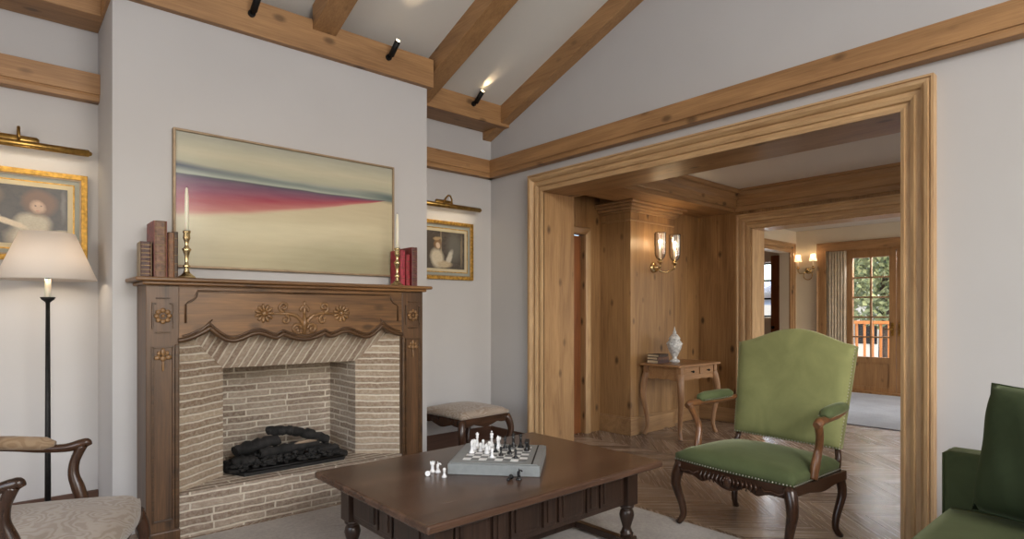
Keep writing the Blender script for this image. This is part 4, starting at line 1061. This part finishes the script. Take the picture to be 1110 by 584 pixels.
# local: +x = forward, y across
cs = cushion(.66, .58, .62, 0, .075, 20, .03, .25, .05)
cs.v = [(.215 - p[1], p[0], p[2] + .375) for p in cs.v]
cs.build('seat', 'damask', pc)
def rz_(y): return .33 - .02 * math.exp(-(y / .08) ** 2) + .012 * math.exp(-((abs(y) - .16) / .04) ** 2)
mb = MB().strip([-.32 + .64 * i / 40 for i in range(41)], lambda y: .376, rz_, .205, .235, 'X')
for s in (-1, 1): mb.box(-.40, .215, s * .312 - .014, s * .312 + .014, .33, .376)
mb.box(-.41, -.38, -.29, .29, .33, .376)
mb.build('seat_rail', 'walX', pc, bevel=.004)
for (x, y, ox, oy) in ((.205, -.30, .7, -.7), (.205, .30, .7, .7), (-.39, -.27, -1, 0), (-.39, .27, -1, 0)): cab_leg(x, y, .365, (ox, oy), .032, .014).build('leg', 'walZ', pc)
for s in (-1, 1):
    ar = MB().curve([(-.42, s * .29, .70), (-.25, s * .30, .682), (-.15, s * .31, .668), (-.06, s * .318, .664), (-.01, s * .323, .674), (.015, s * .325, .680), (.026, s * .325, .666)], [.014, .015, .016, .018, .021, .019, .010]).build('arm', 'walX', pc)
    MB().curve([(.0, s * .324, .67), (-.025, s * .320, .61), (-.03, s * .316, .55), (-.012, s * .312, .49), (.004, s * .31, .43), (.004, s * .31, .37)], [.020, .019, .021, .025, .024, .026]).build('arm_post', 'walZ', ar)
    MB().tube([(-.40, s * .295, .715), (-.37, s * .297, .712), (-.24, s * .304, .700), (-.13, s * .314, .688), (-.095, s * .316, .684)], [(.016, .01), (.032, .026), (.034, .03), (.033, .028), (.018, .012)], 12, up=(0, 0, 1)).build('arm_pad', 'armdamask', ar)
    MB().tube([(-.40, s * .27, .35), (-.42, s * .28, .6), (-.50, s * .28, 1.0)], [.022, .018, .016], 8).build('back_post', 'walZ', pc)
pm = pillow_mesh(.56, .58, .08); T = Matrix.Translation((-.455, 0, .76)) @ Matrix.Rotation(math.radians(-11), 4, 'Y') @ Matrix.Rotation(PI / 2, 4, 'Z'); pm.v = [tuple(T @ Vector(p)) for p in pm.v]
pm.build('backrest', 'damask', pc)

# ================================================================= FOOTSTOOL
st = thing('footstool', 'dark cabriole-legged stool with tapestry top in the alcove corner', 'stool', (3.03, 4.055, 0), math.radians(4))
sw, sd = .27, .27
cs = cushion(.53, .53, .53, .40, .05, 16, .025, .25, 0); cs.v = [(p[0], p[1] - .265, p[2]) for p in cs.v]; cs.build('seat', 'stoolfab', st)
mb = MB(); f_ = lambda x: .335 - .02 * math.exp(-(x / .07) ** 2) + .01 * math.exp(-((abs(x) - .13) / .03) ** 2)
xs = [-.255 + .51 * i / 36 for i in range(37)]
for s in (-1, 1): mb.strip(xs, lambda x: .402, f_, s * .25 - .012, s * .25 + .012); mb.strip(xs, lambda x: .402, f_, s * .25 - .012, s * .25 + .012, 'X')
mb.build('apron', 'walX', st, bevel=.003)
for sx in (-1, 1):
    for sy in (-1, 1): cab_leg(sx * .245, sy * .245, .385, (sx, sy), .034, .015, bow=.035).build('leg', 'walZ', st)

# ================================================================= HALL SIDE TABLE
sd_ = thing('side_table', 'small fruitwood side table with two drawers and cabriole legs in the hall', 'table', (5.36, 3.455, 0))
B(-.385, .385, -.235, .235, .715, .74).build('tabletop', 'fruit', sd_, bevel=.009, seg=3)
ax, ay = .31, .195
mb = MB(); f1 = lambda x:   .592 - .010 * abs(math.cos(x * 21)) - .02 * (abs(x) / .31) ** 4; f2 = lambda y: .592 - .010 * abs(math.cos(y * 26)) - .02 * (abs(y) / .195) ** 4
xs = [-ax + 2 * ax * i / 60 for i in range(61)]; ys = [-ay + 2 * ay * i / 40 for i in range(41)]
for s in (-1, 1): mb.strip(xs, lambda x: .716, f1, s * ay - .01, s * ay + .01); mb.strip(ys, lambda x: .716, f2, s * ax - .01, s * ax + .01, 'X')
mb.build('apron', 'fruit', sd_, bevel=.002)
for k, x in enumerate((-.145, .145)):
    dr = B(x - .125, x + .125, -ay - .02, -ay - .008, .633, .705).build('drawer', 'fruit', sd_, bevel=.004)
    B(x - .105, x + .105, -ay - .0235, -ay - .018, .647, .691).build('drawer_panel', 'fruit', dr, bevel=.003)
    MB().tube([(x, -ay - .022, .668), (x, -ay - .04, .668)], .006, 8).ball((x, -ay - .046, .668), .012, 10, 6).build('knob', 'iron', dr)
for sx in (-1, 1):
    for sy in (-1, 1):
        mb = cab_leg(sx * ax, sy * ay, .64, (sx, sy), .040, .019, bow=.032); mb.box(sx * ax - .026, sx * ax + .026, sy * ay - .026, sy * ay + .026, .60, .716)
        mb.build('leg', 'fruitZ', sd_, bevel=.003)
for (z, h_, w_, r, col, lb) in ((.7405, .034, .20, .05, (70, 44, 44), 'dark maroon book at the bottom of the little stack on the side table'), (.7755, .028, .185, -.04, (96, 62, 46), 'brown book in the middle of the little stack on the side table'), (.8045, .026, .19, .1, (60, 46, 40), 'dark brown book topmost of the little stack on the side table')):
    t = thing('book', lb, 'book', (5.11, 3.56, z), r, 'books stacked on the side table'); mc = plain('book_leather', col, .45, 0, .2, 30, .2)
    mb = B(-w_ / 2, w_ / 2, -.065, .065, 0, .004); mb.box(-w_ / 2, w_ / 2, -.065, .065, h_ - .004, h_); mb.box(-w_ / 2, w_ / 2, -.068, -.062, 0, h_); mb.build('cover', mc, t, bevel=.001)
    B(-w_ / 2 + .004, w_ / 2 - .004, -.062, .06, .004, h_ - .004).build('pages', 'page', t)
ur = thing('lidded_urn', 'small white pierced urn with pointed lid on the side table', 'urn', (5.32, 3.50, .7405))
MB().lathe([(.052, 0), (.055, .008), (.05, .02), (.03, .03), (.022, .045), (.032, .065), (.055, .11), (.072, .155), (.078, .185), (.070, .21), (.055, .225), (.058, .235)], seg=24).build('body', 'silverpot', ur)
mb = MB()
for s in (-1, 1): mb.tube([(s * .07, 0, .205), (s * .088, 0, .20), (s * .086, 0, .175), (s * .074, 0, .165)], .007, 8)
for k in range(12): a = k * PI / 6; mb.ball((.074 * math.cos(a), .074 * math.sin(a), .19), .010, 7, 5)
mb.build('handle', 'silverpot', ur)
MB().lathe([(.058, .235), (.060, .245), (.048, .265), (.03, .285), (.018, .295), (.02, .31), (.012, .325), (.008, .345), (.0, .372)], seg=20).build('lid', 'silverpot', ur)

# ================================================================= SCONCES
def sconce(loc, rz, label, arms, sc=1., glass=True, power=2.5, pz=.115):
    t = thing('wall_sconce', label, 'wall lamp', loc, rz)      # local -y points into the room
    MB().tube([(0, 0, 0), (0, -.012, 0), (0, -.02, 0)], [.045 * sc, .042 * sc, .02 * sc], 16).ball((0, -.03, 0), .022 * sc).build('wall_plate', 'brassp', t)
    for s in arms:
        ax_ = s * .10 * sc
        a = MB().tube([(0, -.03, 0), (ax_ * .3, -.07, -.035 * sc), (ax_ * .8, -.10, -.04 * sc), (ax_, -pz, -.01 * sc), (ax_, -pz, .02 * sc)], .007 * sc, 8)
        a = a.lathe([(.007 * sc, .015 * sc), (.022 * sc, .03 * sc), (.026 * sc, .036 * sc), (.012 * sc, .04 * sc), (.012 * sc, .06 * sc)], (ax_, -pz, 0), 14).build('arm', 'brassp', t)
        MB().lathe([(.010 * sc, .055 * sc), (.010 * sc, .14 * sc)], (ax_, -pz, 0), 12).build('candle_sleeve', 'wax', a)
        MB().ball((ax_, -pz, .165 * sc), 1, 10, 8, (.011 * sc, .011 * sc, .026 * sc)).build('bulb', 'flame', a)
        if glass:
            mb = MB(); vs = []; pr = [(.018, .05), (.034, .066), (.044, .095), (.046, .16), (.046, .25), (.049, .262)]; seg = 20
            for (r, z) in pr:
                for k in range(seg): vs.append((ax_ + r * sc * math.cos(2 * PI * k / seg), -pz + r * sc * math.sin(2 * PI * k / seg), z * sc))
            fs = [(i * seg + k, i * seg + (k + 1) % seg, (i + 1) * seg + (k + 1) % seg, (i + 1) * seg + k) for i in range(len(pr) - 1) for k in range(seg)]
            g_ = mb.add(vs, fs, None, True).build('hurricane_shade', 'hglass', a, smooth=True); md = g_.modifiers.new('thick', 'SOLIDIFY'); md.thickness = .002
        L = bpy.data.lights.new('sconce_glow', 'POINT'); L.energy = power; L.color = (1, .72, .42); L.shadow_soft_size = .02
        o = bpy.data.objects.new('sconce_glow', L); C.objects.link(o); o.parent = t; o.location = (ax_, -pz, .21 * sc)
    return t
sconce((5.26, 3.72, 1.73), 0, 'brass wall sconce with two hurricane glasses on the panelled pier', (-1, 1), 1.3, True, 3., .175)
s2 = sconce((X4, 4.14, 1.95), -PI / 2, 'small gilt wall sconce beside the glazed doors of the far room', (-1, 1), 1.2, False, 2.5)
mb = MB()
for s in (-1, 1): 
    for (r, z0, z1) in ((.05, .14, .26),): mb.lathe([(.06, .15), (.035, .26)], (s * .12, -.115, 0), 14)
mb.build('pleated_shade', bpy.data.materials['lamp_shade_cloth'], s2)
mb = MB().tube([(.07 * math.cos(a), -.02, -.08 + .07 * math.sin(a)) for a in [k * PI / 8 for k in range(16)]], .006, 6, closed=True).build('gilt_ring', 'gilt', s2)

# ================================================================= CURTAIN
def curtain(y0, y1, x, label):
    n = 60; vs = []; fs = []
    for (z, amp) in ((.03, .022), (1.2, .018), (2.24, .014)):
        for i in range(n + 1):
            t = i / n; vs.append((x + amp * math.sin(t * 2 * PI * 6.5) , y0 + (y1 - y0) * t, z))
    for j in range(2):
        for i in range(n): a = j * (n + 1) + i; fs.append((a, a + 1, a + n + 2, a + n + 1))
    o = MB().add(vs, fs, None, True).build('curtain', plain('linen', (222, 208, 186), .9, 0, .08, 12), smooth=True)
    md = o.modifiers.new('thick', 'SOLIDIFY'); md.thickness = .004; return tag(o, label, 'curtain')
curtain(3.56, 3.84, X4 + .02, 'beige linen curtain drawn to the side of the glazed doors')

# ================================================================= OUTSIDE
struct(B(X4 + .3, 12.6, -3, 8, -.2, -.02).build('balcony_floor', 'rail'))
struct(B(12.6, 60, -30, 40, -1.6, -1.5).build('snow_ground', 'snow'))
br = thing('balcony_railing', 'orange wooden balcony railing with upright balusters outside the glazed doors', 'railing', (12.4, 3.4, -.02))
B(-.04, .04, -3, 3, 1.06, 1.12).build('handrail', 'rail', br, bevel=.005); B(-.025, .025, -3, 3, .10, .15).build('bottom_rail', 'rail', br)
for k in range(5): y = -3 + k * 1.5; B(-.05, .05, y - .05, y + .05, 0, 1.2).build('post', 'rail', br, bevel=.004)
bal = None
for k in range(44):
    y = -2.93 + k * .136
    if bal is None: bal = B(-.012, .012, -.02, .02, .15, 1.06).build('baluster', 'rail', br); bal.location.y = y
    else: c = bal.copy(); C.objects.link(c); c.parent = br; c.location.y = y
def tree(x, y, z, h, r, mat, label, n=9000, seed=1):
    random.seed(seed); t = thing('tree', label, 'tree', (x, y, z), 0, 'trees beyond the balcony')
    MB().tube([(0, 0, 0), (.05, 0, h * .5), (0, .05, h * .85)], [.16, .11, .04], 8).build('trunk', 'bark', t)
    mb = MB(); vs = []; fs = []
    for k in range(n):
        while True:
            p = Vector((random.uniform(-1, 1), random.uniform(-1, 1), random.uniform(-1, 1)))
            if .25 < p.length < 1: break
        c = Vector((p.x * r, p.y * r, h * .70 + p.z * h * .34)); a = Vector([random.uniform(-1, 1) for _ in range(3)]).normalized() * .055; b = Vector([random.uniform(-1, 1) for _ in range(3)]).normalized() * .05
        o = len(vs); vs += [c - a - b, c + a - b, c + a + b, c - a + b]; fs.append((o, o + 1, o + 2, o + 3))
    mb.add(vs, fs); mb.build('foliage', mat, t)
tree(17.5, 5.2, -1.5, 6.5, 1.9, 'leaf', 'pale green leafy tree behind the balcony railing', seed=1)
tree(26, 9.6, -1.5, 8.5, 2.3, 'leafd', 'darker green tall tree further off, beyond the pale one', seed=2)
tree(21.5, 2.0, -1.5, 7.5, 2.2, 'leaf', 'pale leafy tree seen through the second glazed door', seed=3)
hs = thing('chalet', 'distant snow-roofed wooden chalet beyond the trees', 'building', (36, 13, -1.5))
B(-3, 3, -4, 4, 0, 3.2).build('walls', 'cream', hs); MB().prism([(-4.6, 3.1), (0, 5.4), (4.6, 3.1), (4.6, 3.4), (0, 5.7), (-4.6, 3.4)], 'X', -3.5, 3.5).build('roof', 'snow', hs)
for y in (-2.4, 0, 2.4): B(-3.04, -2.98, y - .5, y + .5, 1.2, 2.3).build('window', 'iron', hs)
